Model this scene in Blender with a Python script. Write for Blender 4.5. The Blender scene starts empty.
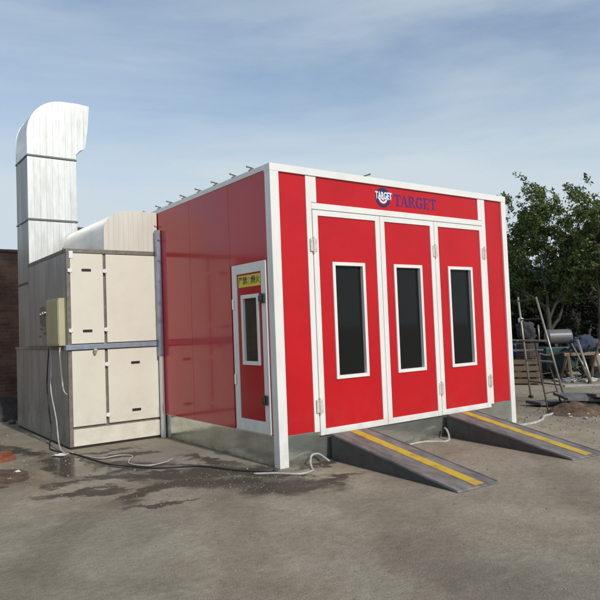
import bpy, bmesh, math, random
from mathutils import Vector, Matrix, noise
random.seed(7)
PI = math.pi
S = bpy.context.scene
COL = S.collection
D = bpy.data

# ------------------------------------------------------------------ materials
def nodes_of(name):
    m = D.materials.new(name); m.use_nodes = True
    nt = m.node_tree
    b = nt.nodes['Principled BSDF']
    return m, nt, b
def N(nt, typ, **kw):
    n = nt.nodes.new(typ)
    for k, v in kw.items():
        if k.startswith('i_'):
            key = k[2:]
            key = int(key) if key.isdigit() else key.replace('_', ' ')
            n.inputs[key].default_value = v
        else: setattr(n, k, v)
    return n
def ramp(nt, stops):
    r = nt.nodes.new('ShaderNodeValToRGB')
    e = r.color_ramp.elements
    while len(e) < len(stops): e.new(0.5)
    for i, (p, c) in enumerate(stops):
        e[i].position = p; e[i].color = (*c, 1) if len(c) == 3 else c
    return r
def mat(name, base, rough=0.6, metal=0.0, c2=None, nscale=3.0, bump=0.0, bscale=40.0, rv=0.08, coat=0.0, coatr=0.05,
        stretch=(1, 1, 1), spec=0.5, detail=5.0, island=0.0, lo=0.35, hi=0.65, grime=0.0, gz=0.9):
    m, nt, b = nodes_of(name)
    L = nt.links
    tc = N(nt, 'ShaderNodeTexCoord'); mp = N(nt, 'ShaderNodeMapping'); mp.inputs['Scale'].default_value = stretch
    L.new(tc.outputs['Object'], mp.inputs['Vector'])
    n1 = N(nt, 'ShaderNodeTexNoise'); n1.inputs['Scale'].default_value = nscale; n1.inputs['Detail'].default_value = detail
    n1.inputs['Roughness'].default_value = 0.62
    L.new(mp.outputs[0], n1.inputs['Vector'])
    if c2 is None: c2 = tuple(c * 0.88 for c in base)
    r = ramp(nt, [(lo, base), (hi, c2)])
    L.new(n1.outputs['Fac'], r.inputs['Fac'])
    out = r.outputs['Color']
    if island:
        g = N(nt, 'ShaderNodeNewGeometry')
        mr = N(nt, 'ShaderNodeMapRange'); mr.inputs['To Min'].default_value = 1 - island; mr.inputs['To Max'].default_value = 1 + island
        L.new(g.outputs['Random Per Island'], mr.inputs['Value'])
        mx = N(nt, 'ShaderNodeMix', data_type='RGBA', blend_type='MULTIPLY'); mx.inputs['Factor'].default_value = 1
        L.new(out, mx.inputs['A']); L.new(mr.outputs[0], mx.inputs['B']); out = mx.outputs['Result']
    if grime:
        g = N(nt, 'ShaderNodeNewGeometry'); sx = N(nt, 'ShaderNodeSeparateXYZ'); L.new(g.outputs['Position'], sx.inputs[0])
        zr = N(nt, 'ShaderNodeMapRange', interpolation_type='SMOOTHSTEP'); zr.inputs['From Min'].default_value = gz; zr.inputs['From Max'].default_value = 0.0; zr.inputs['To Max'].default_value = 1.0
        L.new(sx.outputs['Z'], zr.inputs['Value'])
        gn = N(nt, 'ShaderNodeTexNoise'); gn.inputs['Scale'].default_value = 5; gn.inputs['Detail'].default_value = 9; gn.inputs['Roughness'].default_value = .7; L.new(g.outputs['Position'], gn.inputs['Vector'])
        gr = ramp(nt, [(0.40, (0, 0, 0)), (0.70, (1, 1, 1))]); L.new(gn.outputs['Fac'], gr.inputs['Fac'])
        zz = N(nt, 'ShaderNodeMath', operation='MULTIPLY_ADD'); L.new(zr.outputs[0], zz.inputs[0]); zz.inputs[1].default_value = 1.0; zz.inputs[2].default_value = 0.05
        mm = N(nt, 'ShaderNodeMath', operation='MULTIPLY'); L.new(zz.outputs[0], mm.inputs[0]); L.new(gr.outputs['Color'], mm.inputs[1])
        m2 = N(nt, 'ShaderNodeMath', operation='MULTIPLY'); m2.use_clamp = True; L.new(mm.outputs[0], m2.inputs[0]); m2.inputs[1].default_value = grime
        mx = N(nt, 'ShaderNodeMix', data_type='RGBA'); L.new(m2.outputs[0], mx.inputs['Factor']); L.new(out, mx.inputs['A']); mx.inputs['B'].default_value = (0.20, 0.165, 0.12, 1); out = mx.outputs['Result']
    L.new(out, b.inputs['Base Color'])
    mr = N(nt, 'ShaderNodeMapRange'); mr.inputs['To Min'].default_value = max(0.02, rough - rv); mr.inputs['To Max'].default_value = min(1, rough + rv)
    L.new(n1.outputs['Fac'], mr.inputs['Value']); L.new(mr.outputs[0], b.inputs['Roughness'])
    b.inputs['Metallic'].default_value = metal
    b.inputs['Specular IOR Level'].default_value = spec
    b.inputs['Coat Weight'].default_value = coat; b.inputs['Coat Roughness'].default_value = coatr
    if bump:
        n2 = N(nt, 'ShaderNodeTexNoise'); n2.inputs['Scale'].default_value = bscale; n2.inputs['Detail'].default_value = 6
        L.new(mp.outputs[0], n2.inputs['Vector'])
        bp = N(nt, 'ShaderNodeBump'); bp.inputs['Strength'].default_value = bump; bp.inputs['Distance'].default_value = 0.02
        L.new(n2.outputs['Fac'], bp.inputs['Height']); L.new(bp.outputs[0], b.inputs['Normal'])
        if coat: L.new(bp.outputs[0], b.inputs['Coat Normal'])
    return m
M = {}
M['red'] = mat('red_panel_paint', (0.55, 0.009, 0.014), 0.36, c2=(0.48, 0.007, 0.012), nscale=1.3, bump=0.03, bscale=3.0, coat=0.06, coatr=0.12, spec=0.28, grime=.16, gz=.9)
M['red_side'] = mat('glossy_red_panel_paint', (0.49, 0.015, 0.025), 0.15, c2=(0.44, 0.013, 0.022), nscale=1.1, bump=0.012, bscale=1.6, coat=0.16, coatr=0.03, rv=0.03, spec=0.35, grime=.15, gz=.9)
M['white'] = mat('white_powder_coat', (0.80, 0.79, 0.75), 0.38, c2=(0.70, 0.69, 0.65), nscale=4, stretch=(1, 1, .35), lo=.45, hi=.8, grime=.40, gz=.7)
M['film'] = mat('blue_grey_film_on_aluminium', (0.33, 0.38, 0.47), 0.35, metal=0.3, c2=(0.24, 0.28, 0.35), nscale=8)
M['cream'] = mat('cream_panel_paint', (0.71, 0.68, 0.575), 0.45, c2=(0.64, 0.605, 0.50), nscale=1.8, bump=0.04, bscale=4, lo=.45, hi=.8, grime=.30, gz=.9)
M['cream_duct'] = mat('cream_coated_sheet', (0.69, 0.665, 0.585), 0.4, c2=(0.62, 0.595, 0.51), nscale=2.2, stretch=(5, 5, .6), metal=0.1)
M['gasket'] = mat('brown_grey_gasket', (0.21, 0.185, 0.155), 0.6, c2=(0.13, 0.115, 0.095), nscale=12)
M['galv'] = mat('bright_galvanised_sheet', (0.69, 0.695, 0.675), 0.42, metal=0.5, c2=(0.50, 0.51, 0.49), nscale=1.8, stretch=(5, 5, 1.0), bump=0.10, bscale=2.5, rv=0.14)
M['galv_curve'] = mat('curved_galvanised_sheet', (0.74, 0.74, 0.72), 0.36, metal=0.7, c2=(0.58, 0.58, 0.56), nscale=2.0, stretch=(2, .6, 2), bump=0.12, bscale=3, rv=0.12)
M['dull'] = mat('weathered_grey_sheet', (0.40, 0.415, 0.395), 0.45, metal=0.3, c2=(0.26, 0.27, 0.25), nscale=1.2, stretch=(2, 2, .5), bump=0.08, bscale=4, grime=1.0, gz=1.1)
M['base'] = mat('spangled_zinc_plinth', (0.66, 0.68, 0.62), 0.17, metal=0.8, c2=(0.44, 0.46, 0.41), grime=.9, gz=.10, nscale=2.3, stretch=(1, 1, 2.2), bump=0.10, bscale=5, rv=0.10, detail=8)
M['black'] = mat('black_plastic', (0.018, 0.018, 0.02), 0.45, nscale=9)
M['dark'] = mat('opening_shade_black', (0.012, 0.012, 0.012), 0.9)  # near-black for the shade inside the duct outlet
M['boxcream'] = mat('pale_olive_enamel', (0.47, 0.44, 0.27), 0.45, c2=(0.40, 0.37, 0.23), nscale=3)
M['ramp_top'] = mat('worn_ramp_paint', (0.24, 0.225, 0.205), 0.6, c2=(0.105, 0.10, 0.095), nscale=4, stretch=(2, .8, 1), detail=9, bump=0.2, bscale=60)
M['ramp_side'] = mat('dark_ramp_paint', (0.062, 0.066, 0.07), 0.5, c2=(0.040, 0.042, 0.045), nscale=6, bump=0.1, bscale=20)
M['yellow'] = mat('worn_yellow_paint', (0.60, 0.39, 0.03), 0.55, c2=(0.30, 0.21, 0.07), nscale=7, bump=0.2, bscale=60, lo=.48, hi=.72, detail=9)
M['signyellow'] = mat('yellow_sign_film', (0.75, 0.62, 0.04), 0.4)
M['ink'] = mat('black_ink', (0.03, 0.035, 0.03), 0.5)
M['faintred'] = mat('faded_red_ink', (0.55, 0.32, 0.16), 0.5)
M['navy'] = mat('navy_vinyl', (0.014, 0.022, 0.10), 0.35)
M['purple'] = mat('violet_blue_vinyl', (0.055, 0.02, 0.17), 0.35)
M['vinylwhite'] = mat('white_vinyl', (0.85, 0.86, 0.88), 0.35)
M['vinylred'] = mat('red_vinyl', (0.62, 0.03, 0.04), 0.35)
M['skyblue'] = mat('light_blue_vinyl', (0.22, 0.42, 0.75), 0.35)
M['hingem'] = mat('hinge_metal', (0.72, 0.71, 0.67), 0.4, metal=0.15, c2=(0.55, 0.53, 0.47), nscale=30)
M['brass'] = mat('weathered_brass', (0.24, 0.23, 0.15), 0.5, metal=0.4, c2=(0.10, 0.11, 0.09), nscale=20)
M['alu'] = mat('aluminium_tube', (0.36, 0.35, 0.29), 0.4, metal=0.5, c2=(0.30, 0.28, 0.22), nscale=9, lo=.4, hi=.7)
M['rust'] = mat('rusty_steel_tube', (0.085, 0.055, 0.038), 0.7, c2=(0.035, 0.028, 0.024), nscale=14)
M['hosewhite'] = mat('greyed_white_hose', (0.50, 0.49, 0.46), 0.5, c2=(0.33, 0.32, 0.28), nscale=12)
M['cable'] = mat('black_rubber_cable', (0.02, 0.02, 0.02), 0.6)
M['bark'] = mat('grey_brown_bark', (0.055, 0.047, 0.036), 0.9, c2=(0.045, 0.038, 0.03), nscale=6, stretch=(3, 3, .6), bump=0.5, bscale=18)
def leafmat(name, a, c):
    m = mat(name, a, 0.6, c2=c, nscale=1.6, island=0.45, spec=0.25)
    return m
M['leafA'] = leafmat('green_leaves', (0.115, 0.150, 0.045), (0.058, 0.088, 0.026))
M['leafB'] = leafmat('deep_green_leaves', (0.090, 0.122, 0.040), (0.044, 0.068, 0.022))
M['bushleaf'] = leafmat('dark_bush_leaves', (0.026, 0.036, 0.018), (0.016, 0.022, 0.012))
M['tealpaint'] = mat('worn_teal_enamel', (0.020, 0.085, 0.082), 0.5, c2=(0.012, 0.035, 0.036), nscale=4, bump=0.1, bscale=20)
M['tank'] = mat('grey_tank_paint', (0.15, 0.16, 0.16), 0.4, metal=0.2, c2=(0.15, 0.15, 0.15), nscale=4)
M['blueplastic'] = mat('blue_plastic', (0.035, 0.09, 0.26), 0.45)
M['dirt'] = mat('red_brown_soil', (0.17, 0.105, 0.06), 0.95, c2=(0.065, 0.045, 0.032), nscale=7, bump=0.9, bscale=22)
M['greydirt'] = mat('dark_rubble_soil', (0.075, 0.065, 0.052), 0.95, c2=(0.035, 0.03, 0.026), nscale=7, bump=0.9, bscale=20)
M['slabm'] = mat('dirty_concrete_slab', (0.17, 0.165, 0.155), 0.85, c2=(0.075, 0.07, 0.065), nscale=6, bump=0.4, bscale=30)
M['pale'] = mat('pale_plaster_scrap', (0.52, 0.51, 0.50), 0.8, c2=(0.36, 0.35, 0.34), nscale=9)
M['wood'] = mat('weathered_timber', (0.17, 0.135, 0.09), 0.8, c2=(0.16, 0.12, 0.08), nscale=5, stretch=(1, 1, 1))
M['timber'] = mat('tan_timber', (0.26, 0.205, 0.125), 0.8, c2=(0.17, 0.13, 0.08), nscale=6)
M['clay'] = mat('orange_clay_brick', (0.30, 0.095, 0.045), 0.9, c2=(0.20, 0.07, 0.04), nscale=14, bump=0.5, bscale=40)
M['stone'] = mat('pale_pebble', (0.27, 0.235, 0.18), 0.9, c2=(0.15, 0.125, 0.09), nscale=.9, island=0.5)
M['shedwall'] = mat('dark_shed_render', (0.060, 0.052, 0.036), 0.9, c2=(0.026, 0.024, 0.018), nscale=.9, bump=0.3, bscale=8)
M['bluetin'] = mat('faded_blue_tin', (0.05, 0.115, 0.20), 0.6, c2=(0.025, 0.05, 0.08), nscale=1.2, metal=0.1)
M['skin'] = mat('skin', (0.23, 0.125, 0.08), 0.6)
M['jacket'] = mat('charcoal_cloth', (0.045, 0.048, 0.052), 0.9, c2=(0.03, 0.032, 0.035), nscale=9)
M['blueshirt'] = mat('dusty_blue_cloth', (0.045, 0.062, 0.11), 0.9, c2=(0.025, 0.035, 0.06), nscale=8)
M['khaki'] = mat('khaki_cloth', (0.20, 0.165, 0.105), 0.9, c2=(0.14, 0.11, 0.07), nscale=8)
M['darktrouser'] = mat('dark_cloth', (0.03, 0.03, 0.034), 0.9)
M['capwhite'] = mat('white_cotton', (0.62, 0.62, 0.60), 0.85)
M['hair'] = mat('black_hair', (0.012, 0.011, 0.010), 0.6)
M['glassm'] = None
m, nt, b = nodes_of('dark_tinted_glass')
b.inputs['Base Color'].default_value = (0.012, 0.013, 0.012, 1); b.inputs['Roughness'].default_value = 0.06
b.inputs['IOR'].default_value = 1.42; b.inputs['Specular IOR Level'].default_value = 0.26
M['glass'] = m
m, nt, b = nodes_of('side_door_glass')
b.inputs['Base Color'].default_value = (0.03, 0.035, 0.028, 1); b.inputs['Roughness'].default_value = 0.04
b.inputs['IOR'].default_value = 1.5
M['glass2'] = m

# brick wall material
def brick_mat():
    m, nt, b = nodes_of('old_brickwork'); L = nt.links
    tc = N(nt, 'ShaderNodeTexCoord'); mp = N(nt, 'ShaderNodeMapping')
    sp = N(nt, 'ShaderNodeSeparateXYZ'); cb = N(nt, 'ShaderNodeCombineXYZ')
    L.new(tc.outputs['Object'], sp.inputs[0]); L.new(sp.outputs['X'], cb.inputs['X']); L.new(sp.outputs['Z'], cb.inputs['Y']); L.new(sp.outputs['Y'], cb.inputs['Z'])
    br = N(nt, 'ShaderNodeTexBrick'); br.inputs['Scale'].default_value = 1.0
    br.inputs['Brick Width'].default_value = 0.25; br.inputs['Row Height'].default_value = 0.072; br.inputs['Mortar Size'].default_value = 0.008
    br.inputs['Color1'].default_value = (0.30, 0.15, 0.095, 1); br.inputs['Color2'].default_value = (0.16, 0.10, 0.075, 1); br.inputs['Mortar'].default_value = (0.22, 0.19, 0.155, 1)
    L.new(cb.outputs[0], br.inputs['Vector'])
    n = N(nt, 'ShaderNodeTexNoise'); n.inputs['Scale'].default_value = 2.3; n.inputs['Detail'].default_value = 8
    L.new(tc.outputs['Object'], n.inputs['Vector'])
    r = ramp(nt, [(0.35, (0.45, 0.43, 0.42)), (0.7, (1.15, 1.1, 1.0))]); L.new(n.outputs['Fac'], r.inputs['Fac'])
    mx = N(nt, 'ShaderNodeMix', data_type='RGBA', blend_type='MULTIPLY'); mx.inputs['Factor'].default_value = 1
    L.new(br.outputs['Color'], mx.inputs['A']); L.new(r.outputs['Color'], mx.inputs['B']); L.new(mx.outputs['Result'], b.inputs['Base Color'])
    b.inputs['Roughness'].default_value = 0.95
    bp = N(nt, 'ShaderNodeBump'); bp.inputs['Strength'].default_value = 0.8; bp.inputs['Distance'].default_value = 0.012
    ad = N(nt, 'ShaderNodeMath', operation='SUBTRACT'); L.new(n.outputs['Fac'], ad.inputs[0]); L.new(br.outputs['Fac'], ad.inputs[1])
    L.new(ad.outputs[0], bp.inputs['Height']); L.new(bp.outputs[0], b.inputs['Normal'])
    return m
M['brick'] = brick_mat()

def ground_mat():
    m, nt, b = nodes_of('dusty_yard_surface'); L = nt.links
    tc = N(nt, 'ShaderNodeTexCoord')
    P = tc.outputs['Object']
    def noise_(scale, detail=6, rough=0.6, dist=0.0):
        n = N(nt, 'ShaderNodeTexNoise'); n.inputs['Scale'].default_value = scale; n.inputs['Detail'].default_value = detail
        n.inputs['Roughness'].default_value = rough; n.inputs['Distortion'].default_value = dist
        L.new(P, n.inputs['Vector']); return n
    def math_(op, a, c, clamp=False):
        n = N(nt, 'ShaderNodeMath', operation=op); n.use_clamp = clamp
        for i, v in enumerate((a, c)):
            if isinstance(v, (int, float)): n.inputs[i].default_value = v
            elif v is not None: L.new(v, n.inputs[i])
        return n.outputs[0]
    def mix(f, a, c, bt='MIX'):
        n = N(nt, 'ShaderNodeMix', data_type='RGBA', blend_type=bt)
        if isinstance(f, (int, float)): n.inputs['Factor'].default_value = f
        else: L.new(f, n.inputs['Factor'])
        for k, v in (('A', a), ('B', c)):
            if isinstance(v, tuple): n.inputs[k].default_value = (*v, 1)
            else: L.new(v, n.inputs[k])
        return n.outputs['Result']
    big = noise_(0.35, 5); mid = noise_(1.7, 8, 0.65, 0.6); fine = noise_(14, 8, 0.7); grit = noise_(90, 4, 0.7)
    r1 = ramp(nt, [(0.34, (0.285, 0.247, 0.184)), (0.66, (0.385, 0.342, 0.266))]); L.new(mid.outputs['Fac'], r1.inputs['Fac'])
    r2 = ramp(nt, [(0.3, (0.78, 0.78, 0.78)), (0.7, (1.18, 1.16, 1.12))]); L.new(big.outputs['Fac'], r2.inputs['Fac'])
    c = mix(1.0, r1.outputs['Color'], r2.outputs['Color'], 'MULTIPLY')
    r3 = ramp(nt, [(0.32, (0.74, 0.73, 0.72)), (0.68, (1.12, 1.12, 1.10))]); L.new(fine.outputs['Fac'], r3.inputs['Fac'])
    c = mix(0.8, c, r3.outputs['Color'], 'MULTIPLY')
    r4 = ramp(nt, [(0.38, (0.60, 0.60, 0.60)), (0.62, (1.25, 1.25, 1.25))]); L.new(grit.outputs['Fac'], r4.inputs['Fac'])
    c = mix(0.6, c, r4.outputs['Color'], 'MULTIPLY')
    # warped coordinates for the blotches
    wn = noise_(1.5, 5, 0.6); sub = N(nt, 'ShaderNodeVectorMath', operation='SUBTRACT'); L.new(wn.outputs['Color'], sub.inputs[0]); sub.inputs[1].default_value = (.5, .5, .5)
    scl = N(nt, 'ShaderNodeVectorMath', operation='SCALE'); scl.inputs['Scale'].default_value = 1.1; L.new(sub.outputs[0], scl.inputs[0])
    add = N(nt, 'ShaderNodeVectorMath', operation='ADD'); L.new(P, add.inputs[0])
    wn2 = noise_(7.0, 5, 0.65); sub2 = N(nt, 'ShaderNodeVectorMath', operation='SUBTRACT'); L.new(wn2.outputs['Color'], sub2.inputs[0]); sub2.inputs[1].default_value = (.5, .5, .5)
    scl2 = N(nt, 'ShaderNodeVectorMath', operation='SCALE'); scl2.inputs['Scale'].default_value = 0.38; L.new(sub2.outputs[0], scl2.inputs[0])
    add2 = N(nt, 'ShaderNodeVectorMath', operation='ADD'); L.new(scl.outputs[0], add2.inputs[0]); L.new(scl2.outputs[0], add2.inputs[1]); L.new(add2.outputs[0], add.inputs[1])
    def blob(cx, cy, rx, ry, rot, inner=0.55):
        mp = N(nt, 'ShaderNodeMapping', vector_type='TEXTURE')
        mp.inputs['Location'].default_value = (cx, cy, 0); mp.inputs['Rotation'].default_value = (0, 0, math.radians(rot)); mp.inputs['Scale'].default_value = (rx, ry, 1e3)
        L.new(add.outputs[0], mp.inputs['Vector'])
        ln = N(nt, 'ShaderNodeVectorMath', operation='LENGTH'); L.new(mp.outputs[0], ln.inputs[0])
        mr = N(nt, 'ShaderNodeMapRange', interpolation_type='SMOOTHSTEP'); mr.inputs['From Min'].default_value = 1.28; mr.inputs['From Max'].default_value = inner-.05
        L.new(ln.outputs['Value'], mr.inputs['Value']); return mr.outputs[0]
    def union(bl):
        o = bl[0]
        for x in bl[1:]: o = math_('MAXIMUM', o, x)
        return o
    # pale dried concrete near the booth
    pale = union([blob(-0.75, 1.5, 0.75, 1.35, 0, .3), blob(-1.3, 0.9, 0.5, 0.45, 20, .4), blob(-0.45, -0.35, .30, .30, 0)])
    c = mix(math_('MULTIPLY', pale, 0.6), c, (0.33, 0.31, 0.27))
    soil = union([blob(-2.45, 1.9, 0.45, 0.9, 10, .3), blob(-2.1, 1.4, 0.3, 0.35, 10, .3)])
    c = mix(math_('MULTIPLY', soil, 0.6), c, (0.17, 0.115, 0.072))
    wet = union([blob(-1.65, 2.05, 0.36, 0.9, 8), blob(-1.3, 1.75, .35, .22, 0), blob(-1.9, 3.6, 0.18, 0.8, 10), blob(-2.2, 3.2, 0.45, 0.12, 35),
                 blob(-1.0, 0.62, 0.95, 0.18, -38), blob(-0.75, -0.10, 0.85, 0.30, -48), blob(-0.40, -0.60, 0.60, 0.36, -40), blob(-1.35, 0.15, 0.55, 0.18, 10), blob(-1.45, 1.0, 0.14, 0.55, 15), blob(-.9,2.2,.5,.14,-20),
                 blob(-0.25, 0.05, 0.26, 0.5, 15), blob(-0.1, -0.75, .35, .22, 0), blob(-1.9, 1.1, .4, .10, -30), blob(-1.55, -.3, .45, .08, -30), blob(-1.0, .25, .25, .25, 0), blob(-2.3,3.9,.25,.5,0), blob(-.35,1.0,.12,.6,10), blob(-1.95,.6,.5,.09,-25), blob(.2,-.75,.35,.10,-10), blob(-1.15,1.35,.45,.35,-30), blob(-.6,.45,.35,.4,0), blob(-.75,.95,.5,.07,-50), blob(-0.02, -0.35, 0.28, 0.10, -15), blob(-1.1, 2.65, 0.6, 0.10, 0), blob(0.5, -0.16, 0.32, 0.10, 0)])
    brk = ramp(nt, [(0.33, (0.62, 0.62, 0.62)), (0.46, (1, 1, 1))]); L.new(mid.outputs['Fac'], brk.inputs['Fac'])
    wetf = math_('MULTIPLY', wet, brk.outputs['Color'])
    puddle = union([blob(-1.72, 1.80, 0.24, 0.55, 5, .8), blob(-1.62, 2.40, 0.16, 0.35, 0, .8), blob(-1.45, 1.45, .16, .2, 0, .8)])
    wetf = math_('MAXIMUM', wetf, puddle)
    c = mix(math_('MULTIPLY', wetf, 0.92), c, (0.058, 0.046, 0.030))
    # tyre tracks / darker bands out in the yard
    bands = N(nt, 'ShaderNodeTexWave', wave_type='BANDS', bands_direction='X'); bands.inputs['Scale'].default_value = 0.22; bands.inputs['Distortion'].default_value = 7; bands.inputs['Detail'].default_value = 4
    mp2 = N(nt, 'ShaderNodeMapping'); mp2.inputs['Rotation'].default_value = (0, 0, math.radians(35)); L.new(P, mp2.inputs['Vector']); L.new(mp2.outputs[0], bands.inputs['Vector'])
    rb = ramp(nt, [(0.15, (0.72, 0.70, 0.68)), (0.5, (1, 1, 1))]); L.new(bands.outputs['Fac'], rb.inputs['Fac'])
    c = mix(0.55, c, rb.outputs['Color'], 'MULTIPLY')
    L.new(c, b.inputs['Base Color'])
    rg = math_('SUBTRACT', 0.93, math_('MULTIPLY', wetf, 0.30))
    rg = math_('SUBTRACT', rg, math_('MULTIPLY', puddle, 0.50), True)
    L.new(rg, b.inputs['Roughness'])
    b.inputs['Specular IOR Level'].default_value = 0.35
    hsum = math_('ADD', math_('MULTIPLY', fine.outputs['Fac'], 1.0), math_('MULTIPLY', grit.outputs['Fac'], 0.35))
    hsum = math_('MULTIPLY', hsum, math_('SUBTRACT', 1.0, math_('MULTIPLY', puddle, 0.97)))
    bp = N(nt, 'ShaderNodeBump'); bp.inputs['Strength'].default_value = 0.6; bp.inputs['Distance'].default_value = 0.03
    L.new(hsum, bp.inputs['Height']); L.new(bp.outputs[0], b.inputs['Normal'])
    return m
M['ground'] = ground_mat()

# ------------------------------------------------------------------ mesh helpers
W0 = {}      # object name -> world matrix (kept by hand: children are given in world space)
def wm(o): return W0[o.name] if o is not None else Matrix.Identity(4)
class MB:
    def __init__(s): s.bm = bmesh.new()
    def box(s, x0, x1, y0, y1, z0, z1, bev=0.0, M4=None):
        t = bmesh.new()
        bmesh.ops.create_cube(t, size=1.0)
        bmesh.ops.transform(t, matrix=Matrix.Translation(((x0+x1)/2, (y0+y1)/2, (z0+z1)/2)) @ Matrix.Diagonal((abs(x1-x0), abs(y1-y0), abs(z1-z0), 1)), verts=t.verts)
        if bev > 0:
            bmesh.ops.bevel(t, geom=t.edges[:], offset=bev, segments=2, affect='EDGES', profile=0.6)
        s.merge(t, M4); return s
    def merge(s, t, M4=None):
        if M4 is not None: bmesh.ops.transform(t, matrix=M4, verts=t.verts)
        me = D.meshes.new('t'); t.to_mesh(me); t.free(); s.bm.from_mesh(me); D.meshes.remove(me)
    def prism(s, pts, axis, a, b, M4=None, bev=0.0):
        """polygon pts (u,v) extruded along axis from a to b"""
        t = bmesh.new()
        def P(u, v, w):
            return {'y': (u, w, v), 'x': (w, u, v), 'z': (u, v, w)}[axis]
        v0 = [t.verts.new(P(u, v, a)) for u, v in pts]; v1 = [t.verts.new(P(u, v, b)) for u, v in pts]
        t.faces.new(v0); t.faces.new(v1[::-1])
        n = len(pts)
        for i in range(n): t.faces.new((v0[i], v1[i], v1[(i+1) % n], v0[(i+1) % n]))
        bmesh.ops.recalc_face_normals(t, faces=t.faces[:])
        if bev > 0: bmesh.ops.bevel(t, geom=t.edges[:], offset=bev, segments=1, affect='EDGES')
        s.merge(t, M4); return s
    def tube(s, pts, r, seg=8, cap=True):
        pts = [Vector(p) for p in pts]; rr = r if isinstance(r, (list, tuple)) else [r]*len(pts)
        t = s.bm; rings = []; up = Vector((0, 0, 1)); prev = None
        for i, p in enumerate(pts):
            d = (pts[min(i+1, len(pts)-1)] - pts[max(i-1, 0)])
            if d.length < 1e-9: d = Vector((0, 0, 1))
            d.normalize()
            if prev is None:
                ref = up if abs(d.z) < .9 else Vector((1, 0, 0)); a = d.cross(ref).normalized()
            else:
                a = (prev - d * prev.dot(d))
                a = a.normalized() if a.length > 1e-6 else d.orthogonal().normalized()
            prev = a; bb = d.cross(a)
            rings.append([t.verts.new(p + (a*math.cos(2*PI*k/seg) + bb*math.sin(2*PI*k/seg))*rr[i]) for k in range(seg)])
        for A, B in zip(rings, rings[1:]):
            for k in range(seg): t.faces.new((A[k], A[(k+1) % seg], B[(k+1) % seg], B[k]))
        if cap: t.faces.new(rings[0][::-1]); t.faces.new(rings[-1])
        return s
    def sphere(s, c, r, sc=(1, 1, 1), sub=2, jit=0.0):
        t = bmesh.new(); bmesh.ops.create_icosphere(t, subdivisions=sub, radius=r)
        if jit:
            for v in t.verts: v.co *= 1 + random.uniform(-jit, jit)
        s.merge(t, Matrix.Translation(c) @ Matrix.Diagonal((*sc, 1))); return s
    def build(s, name, m, parent=None, smooth=False, local=False):
        me = D.meshes.new(name); 
        if parent is not None and not local: bmesh.ops.transform(s.bm, matrix=wm(parent).inverted(), verts=s.bm.verts)
        bmesh.ops.recalc_face_normals(s.bm, faces=s.bm.faces[:]) if len(s.bm.faces) < 5000 else None
        s.bm.to_mesh(me); s.bm.free(); me.materials.append(m)
        if smooth:
            for p in me.polygons: p.use_smooth = True
        o = D.objects.new(name, me); COL.objects.link(o)
        if parent is not None: o.parent = parent; W0[o.name] = wm(parent)
        else: W0[o.name] = Matrix.Identity(4)
        return o
def tag(o, label=None, cat=None, group=None, kind=None):
    if label: o['label'] = label
    if cat: o['category'] = cat
    if group: o['group'] = group
    if kind: o['kind'] = kind
    return o
def thing(name, label, cat, loc=(0, 0, 0), rotz=0.0, group=None):
    o = D.objects.new(name, None); COL.objects.link(o); o.empty_display_size = 0.2
    o.location = loc; o.rotation_euler = (0, 0, rotz)
    W0[o.name] = Matrix.Translation(loc) @ Matrix.Rotation(rotz, 4, 'Z')
    return tag(o, label, cat, group)
def lone(mb, name, m, label, cat, loc, group=None, smooth=False, kind=None):
    """a thing that is one mesh, origin at its base"""
    bmesh.ops.translate(mb.bm, vec=-Vector(loc), verts=mb.bm.verts)
    o = mb.build(name, m, None, smooth); o.location = loc; W0[o.name] = Matrix.Translation(loc)
    return tag(o, label, cat, group, kind)
def clip_x(poly, a, b):
    def clip(p, f, isect):
        out = []
        for i in range(len(p)):
            c, d = p[i], p[(i+1) % len(p)]
            if f(c): out.append(c)
            if f(c) != f(d): out.append(isect(c, d))
        return out
    def at(x): return lambda c, d: (x, c[1] + (d[1]-c[1])*(x-c[0])/(d[0]-c[0]))
    p = clip(poly, lambda q: q[0] >= a, at(a))
    if len(p) < 3: return None
    p = clip(p, lambda q: q[0] <= b, at(b))
    if len(p) < 3: return None
    q = [p[0]]
    for v in p[1:]:
        if (Vector(v)-Vector(q[-1])).length > 1e-5: q.append(v)
    if (Vector(q[0])-Vector(q[-1])).length < 1e-5: q.pop()
    return q if len(q) > 2 else None
def strips(mb, poly, axis, surf, depth, step, gap):
    x0 = min(p[0] for p in poly); x1 = max(p[0] for p in poly)
    n = max(1, round((x1-x0)/step)); st = (x1-x0)/n
    for i in range(n):
        a = x0+i*st+(gap/2 if i else 0); b = x0+(i+1)*st-(gap/2 if i < n-1 else 0)
        q = clip_x(poly, a, b)
        if q: mb.prism(q, axis, surf, surf-depth)
def frame_y(mb, x0, x1, z0, z1, w, y0, y1, bev=0.003):
    """rectangular frame in XZ butted end to end"""
    mb.box(x0, x0+w, y0, y1, z0, z1, bev); mb.box(x1-w, x1, y0, y1, z0, z1, bev)
    mb.box(x0+w, x1-w, y0, y1, z0, z0+w, bev); mb.box(x0+w, x1-w, y0, y1, z1-w, z1, bev)
def frame_x(mb, y0, y1, z0, z1, w, x0, x1, bev=0.003):
    mb.box(x0, x1, y0, y0+w, z0, z1, bev); mb.box(x0, x1, y1-w, y1, z0, z1, bev)
    mb.box(x0, x1, y0+w, y1-w, z0, z0+w, bev); mb.box(x0, x1, y0+w, y1-w, z1-w, z1, bev)
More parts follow.
